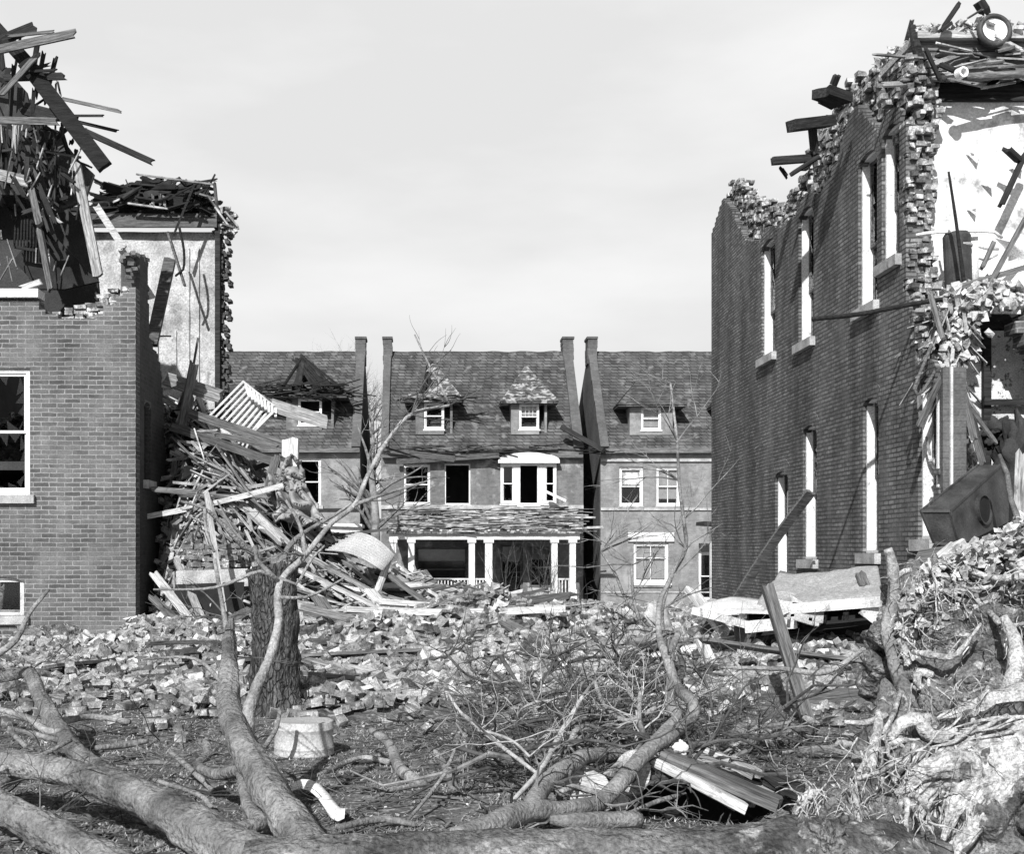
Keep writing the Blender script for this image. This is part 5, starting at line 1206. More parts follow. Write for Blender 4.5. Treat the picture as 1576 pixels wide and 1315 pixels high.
# tall tree behind, in the gap between the row houses, and bare crowns over the roofs
def bare_tree(label, x, y, h, r, kids=4, lvl=3, z0=-.6):
    t = thing('bare_tree', label, 'tree', (x, y, z0)); mb = MB(); mb.tube([(x, y, z0), (x + .1, y, z0 + h * .5), (x + U(-.2, .2), y, z0 + h * .8)], [r, r * .8, r * .45], 8, .4, .1); mb.build('trunk', 'bark_smooth', t, smooth=True)
    mb = MB()
    for k in range(12):
        q = Vector((x, y, z0 + h * U(.45, .8))); grow(mb, q, (U(-1, 1), U(-.5, .5), U(.3, 1.2)), h * U(.22, .36), r * .4, lvl, grav=.1, wig=.35, floor=False, kids=kids)
    mb.build('bare_branches', 'twig', t, fix=False)
bare_tree('bare tree rising behind the gap left of the middle row house', HX(572, 66), 66, 11.5, .16)
bare_tree('bare tree standing behind the left row house chimney', HX(520, 74), 74, 11.6, .12)
bare_tree('bare tree whose twigs show over the middle house roof', HX(655, 72), 72, 11.2, .12)
bare_tree('slim dark tree before the gap between the left and middle houses', HX(574, 48), 48, 6.6, .22, kids=2, lvl=2)
mb = MB(); t = thing('bare_shrub', 'bare shrub growing in front of the white porch', 'shrub', at(815, 925, 50.5))
for k in range(14): grow(mb, at(U(770, 850), 930, 50.6), (U(-.4, .4), U(-.2, .2), 1), U(1.2, 2.6), .02, 2, grav=0, wig=.3, floor=False)
mb.build('stems', 'twig_dark', t, fix=False)
# saplings standing in the lot on the right
for lab, pts, tw in (('slim curving sapling rising before the right row house', [(1022, 1000, 12.5, 5), (1018, 940, 12.5, 4.5), (1032, 890, 12.5, 4), (1055, 845, 12.5, 3.6), (1052, 800, 12.5, 3.2), (1045, 740, 12.5, 2.8), (1042, 680, 12.5, 2.4), (1032, 590, 12.5, 1.6)], 9),
                     ('thin straight sapling left of the curving one', [(1000, 965, 14.5, 3), (965, 925, 14.5, 2.6), (945, 880, 14.5, 2.2), (925, 850, 14.5, 1.6)], 4),
                     ('short upright sapling between the other two', [(985, 960, 14.0, 3), (975, 920, 14, 2.6), (972, 870, 14, 2)], 4)):
    t = thing('sapling', lab, 'sapling', at(*pts[0][:3])); limb_obj('stem', 'bark_smooth', t, pts, segs=6); mb = MB()
    for k in range(tw * 2):
        i = random.randrange(1, len(pts)); p = at(*pts[i][:3]); grow(mb, p, (random.choice((-1, 1)) * U(.3, 1), U(-.5, .5), U(.1, 1)), U(.3, .9), .009, 2, grav=0, wig=.35, floor=False, kids=2)
    mb.build('twigs', 'twig', t, fix=False)
# ---- the big fallen tree in the foreground
ft = thing('fallen_tree', 'big fallen tree whose trunk and bare limbs fill the bottom left foreground', 'tree', at(700, 1330, 6.1))
limb_obj('trunk', 'bark_dark', ft, [(380, 1352, 6.1, 52), (520, 1342, 6.1, 56), (640, 1348, 6.1, 62), (800, 1354, 6.1, 70), (1000, 1356, 6.1, 76), (1180, 1348, 6.15, 78), (1300, 1345, 6.2, 84), (1420, 1370, 6.3, 84)], segs=72, step=.02, rough=.10, nscale=4, ridge=.035)
LB = [[(-60, 1158, 8.0, 20), (0, 1172, 7.8, 22), (100, 1190, 7.5, 26), (200, 1222, 7.1, 33), (290, 1268, 6.7, 40), (360, 1312, 6.4, 46), (440, 1345, 6.2, 50)],
      [(-60, 1048, 11, 8), (0, 1044, 11, 9), (42, 1036, 10.8, 12), (62, 1072, 10.3, 14), (95, 1130, 9.4, 16), (130, 1170, 8.6, 17), (185, 1205, 7.8, 19), (250, 1240, 7.3, 24)],
      [(-60, 1215, 7.2, 24), (0, 1242, 7.1, 27), (60, 1275, 6.9, 32), (130, 1312, 6.7, 34), (220, 1360, 6.4, 40)],
      [(353, 955, 8.4, 8), (352, 1010, 8.1, 14), (352, 1062, 7.8, 20), (356, 1104, 7.5, 23), (384, 1165, 7.1, 29), (425, 1232, 6.7, 32), (480, 1320, 6.3, 44)],
      [(382, 1128, 7.5, 13), (381, 1100, 7.5, 11), (392, 1065, 7.6, 10), (412, 1020, 7.7, 8.5), (428, 960, 7.9, 7.5), (431, 898, 8.1, 6.5), (470, 855, 8.3, 5.2), (508, 808, 8.5, 4.6), (546, 777, 8.7, 4.4), (566, 733, 8.9, 3.8), (594, 682, 9.1, 3.4), (633, 638, 9.3, 3.0), (692, 624, 9.5, 2.5)],
      [(316, 1138, 8.9, 7), (319, 1163, 8.7, 9), (305, 1180, 8.4, 9), (332, 1193, 8.1, 11), (370, 1188, 7.7, 13), (392, 1196, 7.3, 14)],
      [(372, 1190, 7.6, 11), (384, 1246, 7.2, 13), (402, 1266, 7.0, 16), (362, 1276, 6.9, 12), (345, 1268, 6.9, 7)]]
for k, pts in enumerate(LB):
    f_ = .82 if k not in (4,) else .85
    pts = [(a, b, c, r * f_) for a, b, c, r in pts]; big = pts[-1][3] > 19
    limb_obj('limb', 'limb_pale' if k == 4 else 'bark', ft, pts, segs=40 if big else 14, step=.025 if big else .04, rough=.16, ridge=.02 if big else .006)
for pts in ([(546, 777, 8.7, 3.4), (580, 765, 8.7, 2.8), (610, 755, 8.7, 2.4), (658, 741, 8.7, 1.5)], [(692, 624, 9.5, 2.4), (676, 590, 9.5, 2), (661, 563, 9.5, 1.8), (638, 515, 9.5, 1.2)], [(431, 898, 8.1, 5), (412, 880, 8.2, 4), (395, 860, 8.3, 3.5), (392, 840, 8.3, 3)],
            [(430, 897, 8.1, 4), (400, 880, 8, 3), (330, 905, 7.9, 2.5), (236, 908, 7.8, 1.5)], [(470, 855, 8.3, 4), (462, 810, 8.4, 3), (440, 770, 8.4, 2)], [(432, 920, 8, 3), (470, 920, 8.1, 2.5), (505, 905, 8.2, 2), (530, 890, 8.2, 1.5)],
            [(430, 890, 8.1, 3), (455, 900, 8.1, 2.5), (480, 860, 8.2, 2), (500, 840, 8.2, 1.5)],
            [(330, 860, 8.4, 3), (342, 930, 8.4, 3.5), (350, 975, 8.3, 5)], [(350, 1060, 7.9, 5), (300, 1015, 8.2, 2.5), (220, 1015, 8.3, 1.6)], [(0, 1185, 7.6, 5), (60, 1165, 8, 4), (110, 1140, 8.2, 3)], [(-10, 1012, 10.5, 6), (25, 985, 10.5, 5), (45, 945, 10.5, 4), (75, 908, 10.5, 2.5)],
            [(40, 1150, 9, 4), (20, 1125, 9.3, 4), (90, 1140, 9.2, 5)], [(-10, 1090, 9.8, 4), (40, 1105, 9.6, 5), (70, 1125, 9.4, 6), (92, 1128, 9.3, 6)], [(-10, 1215, 7.6, 6), (30, 1195, 7.9, 6), (70, 1190, 8.1, 4)]):
    limb_obj('branch', 'bark_smooth', ft, pts, segs=8, step=.06)
mb = MB()
for pts, n in ((LB[4][5:], 16), (LB[1][:4], 10), (LB[0][:4], 12), (LB[2][:3], 6), (LB[5][:3], 8), (LB[3][:3], 6)):
    for k in range(n):
        i = random.randrange(len(pts)); p = at(*pts[i][:3]); grow(mb, p, (U(-1, 1), U(-.6, .6), U(-.4, 1)), U(.2, .6), .006, 2, grav=-.1, wig=.5, kids=2)
mb.build('twigs', 'twig', ft, fix=False)
# right-hand crown: thick forking limbs rising from the trunk
rt = thing('broken_bough', 'forked twisting bough rearing up from the tangle in the middle foreground', 'bough', at(745, 1290, 6.9))
RB = [[(700, 1290, 6.6, 15), (745, 1276, 6.8, 18), (780, 1262, 7.0, 19), (816, 1250, 7.2, 18), (873, 1246, 7.4, 14), (919, 1237, 7.6, 13), (953, 1207, 7.8, 13), (991, 1162, 8.1, 12), (1033, 1131, 8.4, 11), (1062, 1108, 8.7, 10), (1066, 1082, 8.9, 9), (1044, 1060, 9.1, 8.5), (1026, 1013, 9.3, 7), (1014, 975, 9.5, 5), (1016, 926, 9.7, 4), (1030, 895, 9.8, 3.5)],
      [(812, 1252, 7.2, 14), (826, 1228, 7.4, 15), (843, 1203, 7.7, 14), (873, 1181, 8.0, 14), (903, 1165, 8.3, 13), (949, 1163, 8.6, 11), (990, 1168, 8.8, 8)],
      [(1000, 1150, 8.3, 9), (1025, 1124, 8.6, 9), (1042, 1106, 8.8, 9), (1030, 1082, 9.0, 9), (1034, 1051, 9.2, 8), (1030, 1013, 9.4, 7), (1044, 975, 9.6, 5)],
      [(846, 1262, 7.1, 8), (890, 1266, 7.1, 14), (930, 1264, 7.2, 15), (985, 1262, 7.3, 12)],
      [(838, 1200, 7.7, 3), (766, 1145, 8.4, 3.4), (728, 1113, 8.8, 3.4), (706, 1094, 9.1, 2.8), (690, 1068, 9.4, 2)],
      [(787, 1236, 7.3, 3.5), (833, 1184, 7.8, 4.5), (863, 1130, 8.3, 4.5), (897, 1072, 8.8, 3)],
      [(876, 1150, 8.3, 4), (884, 1128, 8.4, 4.5), (898, 1118, 8.5, 4)], [(915, 1048, 9.6, 3), (930, 1085, 9.3, 3.5), (965, 1110, 9.0, 4), (1010, 1090, 9.0, 4)], [(975, 1160, 8.5, 4), (990, 1135, 8.6, 5), (984, 1110, 8.7, 4), (985, 1065, 8.9, 3)],
      [(860, 1222, 7.6, 5), (882, 1212, 7.7, 5), (905, 1218, 7.7, 5), (925, 1222, 7.7, 3)], [(965, 1255, 7.6, 4), (1010, 1235, 7.9, 4), (1045, 1225, 8.1, 3.5)]]
for k, pts in enumerate(RB): limb_obj('limb', 'bark_smooth' if k != 4 and k != 5 else 'twig_light', rt, pts, segs=16 if pts[0][3] > 8 else 8, step=.04, rough=.13)
mb = MB()
for pts in RB:
    for k in range(4):
        i = random.randrange(len(pts)); p = at(*pts[i][:3]); grow(mb, p, (U(-1, 1), U(-.6, .8), U(-.5, .6)), U(.25, .6), .009, 1, grav=-.25, wig=.9, kids=3)
mb.build('twigs', 'twig', rt, fix=False)
for k, (r0, m_, pts) in enumerate(((4, 0, [(737, 1108), (772, 1090), (820, 1073), (875, 1062), (912, 1058), (931, 1068), (970, 1087)]), (2.6, 0, [(912, 978), (923, 995), (940, 1012), (965, 1012), (1009, 987), (1029, 976)]), (3, 0, [(859, 1020), (836, 1045), (825, 1065)]),
        (2, 0, [(794, 1006), (847, 1012), (875, 1001), (912, 984)]), (2.4, 0, [(875, 1020), (912, 1012), (948, 1015), (995, 1026)]), (2.6, 0, [(797, 1115), (847, 1107), (903, 1107), (940, 1104)]), (4, 0, [(1043, 1001), (1051, 1026), (1048, 1051)]),
        (2.6, 1, [(976, 1076), (981, 1104), (979, 1143)]), (4, 1, [(987, 1101), (987, 1126), (995, 1149)]), (2.6, 1, [(797, 1110), (803, 1093), (825, 1082), (847, 1079)]), (3, 0, [(770, 1010), (800, 1060), (815, 1110), (850, 1150)]), (3.4, 0, [(700, 1150), (760, 1165), (830, 1150), (900, 1140), (960, 1150)]),
        (2.4, 1, [(735, 1125), (760, 1130), (790, 1142), (815, 1165)]), (3, 0, [(930, 1040), (975, 1048), (1020, 1070)]), (2.4, 0, [(1070, 1030), (1090, 1060), (1100, 1110), (1125, 1140)]), (3, 0, [(880, 1105), (930, 1125), (985, 1130), (1030, 1160)]), (2, 0, [(690, 1010), (720, 1040), (770, 1055), (830, 1065)]))):
    g_ = lambda py: max(8.6, min(11.5, FPX * (EYE - .35) / (py - PY0)))
    d_ = g_(sum(p[1] for p in pts) / len(pts)); P_ = [(x, y, d_ - .25 * i, r0 * (1.1 - .1 * i)) for i, (x, y) in enumerate(pts)]
    mb = MB(); limb(mb, P_, segs=7, step=.05, rough=.15)
    for j in range(7): q = random.choice(P_); grow(mb, at(*q[:3]), (U(-1, 1), U(-.5, .5), U(-.4, .9)), U(.25, .7), rpx(r0 * .5, d_), 1, grav=-.05, wig=.8, kids=3)
    tag(mb.build('fallen_branch', ['twig_dark', 'twig_light'][m_], None, smooth=True, fix=False), ['dark', 'pale'][m_] + ' crooked branch arching over the brush pile against the bricks', 'branch', ['dark', 'pale'][m_] + ' branches arching over the brush pile')
# shorter stumps of limb lying on the grass
for lab, pts in (('curved bare log lying on the grass right of the washtub', [(570, 1124, 9.6, 5), (599, 1146, 9.4, 8), (616, 1184, 9.0, 9), (643, 1205, 8.8, 10), (660, 1212, 8.8, 5)]),
                 ('short bent log with a bark ring near the middle foreground', [(668, 1155, 9.4, 3), (690, 1188, 9.0, 8), (702, 1222, 8.7, 9), (735, 1248, 8.4, 8)]),
                 ('short dark stick at the left edge above the big limb', [(0, 1216, 7.9, 4), (30, 1199, 8.1, 5), (60, 1195, 8.2, 4)]),
                 ('long stick lying between the two left limbs', [(236, 1201, 8.3, 3), (305, 1224, 8.0, 4), (325, 1243, 7.8, 4)]),
                 ('crooked stick pointing at the curled root-like limb', [(263, 1159, 9.1, 4), (305, 1195, 8.7, 5), (325, 1216, 8.4, 4)]),
                 ('pale stick lying flat behind the left limbs', [(148, 1152, 9.6, 4), (190, 1148, 9.8, 6), (228, 1141, 9.9, 4)]),
                 ('thin stick lying level behind the left limbs', [(198, 1177, 9.0, 3), (240, 1174, 9.1, 4), (276, 1179, 9.0, 3)]),
                 ('bent bough on the grass left of the white cloth', [(380, 1225, 8.2, 6), (420, 1240, 8.0, 8), (440, 1262, 7.7, 7)]),
                 ('knobbly branch lying at the edge of the bricks on the left', [(10, 1100, 11.2, 5), (80, 1112, 11.0, 6), (140, 1104, 11.3, 5), (200, 1112, 11.2, 4)]),
                 ('forked branch lying just before the cloth scrap', [(520, 1275, 7.4, 5), (585, 1262, 7.6, 6), (640, 1270, 7.6, 5)]),
                 ('thin crooked branch lying between the washtub and the curved log', [(478, 1200, 9.2, 4), (552, 1168, 9.8, 4), (600, 1174, 9.7, 5)]),
                 ('long thin branch reaching over the grass to the bent log', [(548, 1244, 8.2, 2), (599, 1219, 8.6, 3.5), (667, 1200, 8.9, 3.5), (689, 1180, 9.0, 3), (712, 1124, 9.4, 2)]),
                 ('thin stick crossing in front of the bent log', [(618, 1275, 7.6, 2.5), (660, 1225, 8.0, 3), (690, 1185, 8.3, 2.5)]),
                 ('short crooked log lying on the grass by the leaning post', [(1118, 1160, 10.2, 7), (1145, 1142, 10.4, 8), (1185, 1140, 10.5, 8), (1202, 1118, 10.7, 6)]),
                 ('thin bare branch crossing low in front of the leaning post', [(1110, 1028, 11.6, 2.5), (1200, 1030, 11.4, 4), (1270, 1035, 11.2, 5), (1330, 1000, 11.2, 3)]),
                 ('forked stick rising beside the washtub', [(408, 1150, 9.8, 4), (426, 1120, 9.8, 3.5), (431, 1090, 9.8, 3)])):
    o = limb_obj('fallen_branch', 'bark_smooth', None, pts, segs=12, step=.05, rough=.12); tag(o, lab, 'branch')
# tangle: separate dead branches thrown together
for k in range(40):
    px, py = random.gauss(905, 90), U(1060, 1200); 
    if k > 28: px, py = U(1120, 1260), U(1120, 1165)
    gd = min(14, FPX * EYE / (py - PY0)); d = gd - U(.2, 1.2); p = at(px, py - U(0, 40), d); p.z = max(p.z, .08)
    mb = MB(); grow(mb, p, (random.choice((-1, 1)) * U(.5, 1), U(-.5, .5), U(-.2, .3)), U(.7, 1.4), U(.014, .032), 2, grav=-.3, wig=.95, kids=3)
    o = mb.build('fallen_branch', ['twig_dark', 'twig', 'twig_dark', 'bark_smooth'][k % 4], None, fix=False); tag(o, 'dead branch tangled in the brushwood pile in the middle of the lot', 'branch', 'dead branches in the brush pile')
mb = MB()
for k in range(300):
    px, py = random.gauss(900, 105), U(1085, 1215)
    if k % 7 == 0: px, py = U(-20, 560), U(1110, 1290)
    if k % 7 == 1: px, py = U(1050, 1250), U(1100, 1180)
    if 380 < px < 560 and 1080 < py < 1240: continue
    p = at(px, py, min(13.5, FPX * EYE / (py - PY0))); p.z = ground_z(p.x, p.y) + U(0, .35 if k % 7 > 1 else .05)
    grow(mb, p, (U(-1, 1), U(-.5, .5), U(-.2, .5)), U(.3, 1.0), U(.003, .008), 1, grav=-.1, wig=.5, kids=3)
tag(mb.build('brushwood', 'twig_dark', None, fix=False, origin=(0, 0, 0)), 'dense fine brushwood and twigs matted on the ground', 'brushwood', kind='stuff')
# ---- uprooted stump on the right
ub = thing('uprooted_stump', 'uprooted tree stump with torn pale roots and clods of soil at the right edge', 'stump', at(1440, 1300, 7.4))
mb = MB()
def clod(px, py, d, rx, ry, rz, seed, amp=.45):
    c = at(px, py, d); nu, nv = 110, 70; vs = []
    for j in range(nv + 1):
        th = math.pi * j / nv
        for i in range(nu):
            ph = 2 * math.pi * i / nu; v = Vector((math.sin(th) * math.cos(ph), math.sin(th) * math.sin(ph), math.cos(th))); q = Vector((v.x * rx, v.y * ry, v.z * rz))
            k = 1 + amp * noise.noise(v * 2.2 + Vector((seed, 0, 0))) + amp * .45 * noise.noise(v * 5 + Vector((seed, 3, 0)))
            h = .07 * noise.noise(q * 7 + Vector((seed, 1, 2))) + .03 * noise.noise(q * 19) + .018 * noise.noise(q * 50)
            vs.append(c + q * k + v * h)
    mb.add(vs, [(j * nu + i, j * nu + (i + 1) % nu, (j + 1) * nu + (i + 1) % nu, (j + 1) * nu + i) for j in range(nv) for i in range(nu)])
clod(1470, 1275, 7.2, .50, .40, .46, 1); clod(1345, 1300, 6.7, .26, .28, .28, 2); clod(1570, 1240, 7.3, .45, .4, .5, 3); clod(1290, 1275, 6.35, .16, .2, .15, 12); clod(1262, 1310, 6.1, .12, .2, .14, 31)
clod(1500, 1010, 8.6, .55, .35, .50, 4); clod(1440, 950, 8.9, .35, .3, .32, 5); clod(1590, 960, 8.8, .45, .4, .6, 6); clod(1420, 1190, 7.7, .35, .35, .45, 7); clod(1400, 1040, 8.9, .28, .3, .4, 17)
clod(1540, 1130, 8.2, .5, .3, .4, 8); mb.build('soil_clod', 'soil', ub, smooth=True)
mb = MB(); limb(mb, [(1432, 1180, 7.25, 30), (1470, 1166, 7.2, 26), (1520, 1150, 7.1, 24), (1600, 1132, 7.0, 28), (1700, 1115, 6.9, 32)], segs=18, step=.04, rough=.25)
limb(mb, [(1440, 1120, 7.5, 14), (1500, 1098, 7.5, 20), (1560, 1082, 7.4, 26), (1700, 1060, 7.3, 30)], segs=16, step=.05, rough=.2); mb.build('trunk', 'root', ub, smooth=True)
mb = MB(); limb(mb, [(1405, 1128, 7.45, 12), (1470, 1122, 7.4, 16), (1540, 1112, 7.3, 22), (1620, 1100, 7.2, 30), (1700, 1090, 7.1, 34)], segs=14, step=.05, rough=.35); mb.build('torn_bark', 'bark_big', ub, smooth=True)
mb = MB()
for pts in ([(1620, 1150, 7.05, 30), (1540, 1163, 7.0, 32), (1472, 1180, 6.95, 32), (1428, 1212, 6.9, 22), (1400, 1270, 6.82, 10), (1388, 1330, 6.8, 5)], [(1570, 1160, 7.0, 28), (1515, 1195, 6.92, 30), (1478, 1225, 6.88, 20), (1458, 1268, 6.84, 8), (1450, 1295, 6.82, 2)],
            [(1600, 1155, 7.0, 30), (1545, 1200, 6.9, 26), (1515, 1245, 6.84, 17), (1485, 1290, 6.8, 12), (1440, 1340, 6.75, 8)], [(1500, 1180, 6.9, 26), (1452, 1180, 6.88, 24), (1420, 1190, 6.86, 14), (1392, 1215, 6.84, 6), (1370, 1235, 6.8, 3)], [(1530, 1200, 6.9, 18), (1500, 1235, 6.84, 12), (1492, 1275, 6.8, 4)]):
    limb(mb, [(a, b, c, r * .9) for a, b, c, r in pts], segs=44, step=.02, rough=.3, nscale=12, ridge=.035)
mb.build('root_bole', 'root', ub, smooth=True)
mb = MB()                                                          # long torn fibres where the bole split
for k in range(110):
    a_ = R(); p = at(1400 + 170 * a_ + U(-12, 12), 1172 + U(-25, 30), 6.92 + U(-.05, .1)); L = U(.15, .5); dx = random.gauss(-.35 + .5 * (a_ - .3), .35)
    q1 = p + Vector((dx * L * .5, U(-.05, .02), -L * .5)); q2 = p + Vector((dx * L * 1.1 + U(-.04, .04), U(-.1, .02), -L)); r = U(.003, .011)
    mb.tube([p, q1, q2], [r, r * .7, .001], 6, .03, .3, nscale=20)
for k in range(60):
    p = at(U(1430, 1576), U(1120, 1180), 6.95 + U(0, .1)); L = U(.15, .5); r = U(.005, .016); mb.tube([p, p + Vector((L * .5, 0, U(0, .06))), p + Vector((L, 0, U(.02, .14)))], [.002, r, r], 6, .03, .3, nscale=20)
mb.build('torn_fibres', 'root', ub, smooth=True)
RT = [[(1352, 1095, 7.2, 5), (1351, 1120, 7.1, 7), (1341, 1179, 6.9, 7.5), (1345, 1237, 6.7, 7.5), (1329, 1276, 6.5, 7), (1285, 1330, 6.3, 8)],
      [(1370, 1140, 7.2, 8), (1387, 1115, 7.2, 10), (1411, 1108, 7.2, 12), (1428, 1130, 7.2, 12), (1450, 1136, 7.2, 10), (1474, 1127, 7.2, 8)],
      [(1366, 845, 8.6, 6), (1372, 865, 8.6, 9), (1376, 916, 8.6, 11), (1366, 967, 8.6, 10), (1376, 1010, 8.5, 11), (1388, 1055, 8.4, 12), (1405, 1085, 8.2, 14)],
      [(1545, 950, 8.0, 7), (1563, 990, 7.9, 10), (1562, 1035, 7.8, 13), (1540, 1080, 7.7, 12), (1528, 1100, 7.6, 8)], [(1400, 878, 8.6, 4), (1385, 884, 8.6, 5), (1376, 900, 8.6, 4)],
      [(1320, 1262, 6.8, 14), (1260, 1225, 6.9, 10), (1232, 1240, 6.9, 8), (1224, 1280, 6.8, 7)], [(1330, 1230, 6.9, 16), (1280, 1222, 6.95, 12), (1240, 1250, 6.9, 8)], [(1310, 1290, 6.7, 14), (1270, 1270, 6.7, 9), (1240, 1300, 6.6, 6)],
      [(1365, 1100, 7.3, 6), (1335, 1112, 7.3, 5), (1300, 1112, 7.3, 3)], [(1387, 1062, 7.9, 3), (1375, 1100, 7.3, 4), (1358, 1130, 7.1, 3)], [(1340, 1150, 7.1, 4), (1322, 1190, 7.0, 4), (1296, 1215, 7.0, 3), (1250, 1230, 7, 3)],
      [(1430, 1045, 7.9, 2.5), (1428, 1080, 7.7, 3), (1434, 1130, 7.3, 4)], [(1515, 1058, 7.8, 2), (1488, 1072, 7.6, 3), (1480, 1105, 7.4, 3)], [(1513, 1085, 7.5, 3), (1520, 1115, 7.3, 3.5), (1530, 1132, 7.2, 3), (1505, 1140, 7.1, 4), (1478, 1135, 7.1, 4)],
      [(1395, 1003, 8.4, 4), (1430, 1008, 8.2, 6), (1462, 1012, 8.1, 5), (1480, 1000, 8.1, 4), (1510, 960, 8.1, 2)], [(1435, 1040, 8.1, 6), (1415, 1035, 8.1, 7), (1412, 1050, 8.1, 6), (1420, 1060, 8.0, 5)],
      [(1420, 880, 8.6, 5), (1470, 872, 8.5, 5), (1530, 890, 8.3, 5), (1590, 885, 8.2, 7)], [(1400, 925, 8.6, 3), (1450, 915, 8.5, 4), (1500, 925, 8.4, 4), (1540, 960, 8.1, 5)]]
for pts in RT: limb_obj('root', 'root' if pts is not RT[2] else 'bark_smooth', ub, pts, segs=12, step=.03, rough=.28, nscale=11)
def root(mb, p, d, L, r, n=9):
    pts, rr = [Vector(p)], [r]; q = Vector(p); d = Vector(d).normalized()
    for i in range(n):
        d = (d + Vector((U(-1, 1), U(-.8, .5), U(-1, .8))) * .42).normalized(); q = q + d * L / n; pts.append(q.copy()); rr.append(r * (1 - .8 * (i + 1) / n))
    mb.tube(pts, rr, 7 if r > .01 else 4, L / n / 2, .3, cap=False, nscale=14); return pts
for k in range(26):
    m_ = MB(); px, py, d = random.choice(((U(1390, 1570), U(860, 960), U(8.2, 8.5)), (U(1240, 1400), U(1190, 1290), U(6.3, 6.8)), (U(1400, 1560), U(1090, 1200), U(7.0, 7.3))))
    P_ = root(m_, at(px, py, d), (U(-1, .6), U(-.8, .1), U(-1, .4)), U(.25, .7), U(.010, .026))
    for j in range(5): root(m_, random.choice(P_), (U(-1, 1), U(-.8, .3), U(-1, .3)), U(.1, .3), U(.003, .007), 6)
    m_.build('root', 'root', ub, smooth=True)
mb = MB()
for k in range(430):
    px, py, d = random.choice(((U(1370, 1590), U(845, 960), 8.4), (U(1370, 1590), U(900, 1010), 8.3), (U(1225, 1400), U(1130, 1300), U(6.3, 6.9)), (U(1400, 1560), U(1040, 1160), 7.4), (U(1225, 1330), U(1200, 1310), 6.25)))
    root(mb, at(px, py, d), (U(-1, .7), U(-1, .1), U(-1, .5)), U(.06, .26), U(.002, .006), 6)
mb.build('rootlets', 'root', ub, fix=False)
mb = MB()                                                          # rubble and clods held between the upper roots
for k in range(1700):
    px = U(1385, 1600); top_ = interp([(1385, 935), (1420, 880), (1470, 850), (1530, 822), (1600, 780)], px); py = U(top_, top_ + 110); mb.box(at(px, py, U(8.3, 9.6)), (U(.01, .055), U(.01, .05), U(.01, .045)), brickrot() @ Matrix.Rotation(U(0, 3), 3, 'X'), jit=.02)
mb.build('caught_rubble', 'plasterchunk', ub)
mb = MB(); clod(1490, 960, 9.5, .5, .4, .36, 21); clod(1600, 920, 9.8, .42, .4, .36, 22); mb.build('upper_soil', 'soil', ub, smooth=True)
# ============================================================ small things in the lot
t = thing('washtub', 'dented pale metal washtub upside down on the grass beside the big tree', 'washtub', at(468, 1160, 10.35))
c = Vector((at(468, 1160, 10.35).x, 10.35, ground_z(-.98, 10.35) + .0)); Hh = .265
mb = MB(); K = 40; rings = [(.0, .235), (.006, .242), (.02, .238), (.05, .236), (.056, .240), (.062, .240), (.068, .235), (.14, .234), (.20, .234), (.206, .239), (.212, .239), (.218, .234), (.262, .234), (.268, .231), (.268, .222), (.264, .15), (.262, .001)]; vs = []
for z, r in rings:
    for k in range(K):
        a = 2 * math.pi * k / K; vs.append(c + Vector((r * math.cos(a) * (1 + .01 * nz(a, z * 9)), r * math.sin(a), z + .006 * nz(math.cos(a) * 2, math.sin(a) * 2 + r * 4))))
mb.add(vs, [(i * K + k, i * K + (k + 1) % K, (i + 1) * K + (k + 1) % K, (i + 1) * K + k) for i in range(len(rings) - 1) for k in range(K)]); mb.build('tub_body', 'metal', t, smooth=True)
for s in (-1, 1): tubeobj('handle', 'metal', t, [c + Vector((s * .236, -.05, .15)), c + Vector((s * .262, 0, .155)), c + Vector((s * .236, .05, .15))], [.007] * 3, 6)
mb = MB(); CP = [(449, 1215, 4), (462, 1214, 8), (478, 1217, 12), (492, 1222, 16), (504, 1230, 19), (514, 1240, 20), (523, 1248, 16), (531, 1253, 8)]; vs = []; n_ = 0
def gpt(px, py, z): d = FPX * (EYE - z) / (py - PY0); return at(px, py, d)
for i in range(29):
    t_ = i / 28 * (len(CP) - 1); k_ = min(int(t_), len(CP) - 2); f_ = t_ - k_; a_, b_, w_ = [CP[k_][j] * (1 - f_) + CP[k_ + 1][j] * f_ for j in range(3)]
    for j in range(9):
        v = j / 8 - .5; z = .055 + .03 * math.sin(i * .22) + .03 * math.cos(v * 4); p = gpt(a_ + v * w_ * .5, b_ - v * w_, .05); p.z = z; vs.append(p)
mb.add(vs, [(i * 9 + j, i * 9 + j + 1, (i + 1) * 9 + j + 1, (i + 1) * 9 + j) for i in range(28) for j in range(8)])
o = mb.build('cloth_scrap', 'cloth', smooth=True); thick(o, .006); tag(o, 'white strip of torn cloth lying on the grass below the washtub', 'cloth')
def disc_thing(name, label, cat, c, r, axis, th, m, back=True):
    t = thing(name, label, cat, c); mb = MB(); lathe(mb, c, [(0, .002), (.003, r * .96), (-.004, r), (-th, r), (-th - .003, r * .95), (-th, .002)], 36, axis=axis); mb.build('seat', m, t, smooth=False)
    return t
t = disc_thing('broken_chair', 'broken wooden chair with round seat lying under the forked bough', 'chair', at(905, 1212, 8.1), .15, (.2, -.75, .55), .025, 'wood_light')
mb = MB(); mb.beam(at(915, 1210, 8.15), at(955, 1175, 8.3), .03, .03); mb.beam(at(895, 1225, 8.15), at(880, 1245, 8.0), .03, .03); mb.beam(at(905, 1200, 8.2), at(940, 1250, 8.1), .03, .03); mb.build('leg', 'wood', t)
mb = MB(); lathe(mb, at(970, 1190, 8.25), [(0, .01), (0, .14), (-.02, .15), (-.02, .01)], 30, axis=(-.75, -.6, .25)); mb.build('backrest', 'wood_light', t)
mb = MB(); mb.prism([at(x, y, 7.9) for x, y in ((940, 1232), (955, 1222), (968, 1232), (965, 1245), (950, 1250))], (0, .03, .0)); tag(mb.build('white_fragment', 'whitedirty'), 'small round white board scrap beside the broken chair', 'fragment')
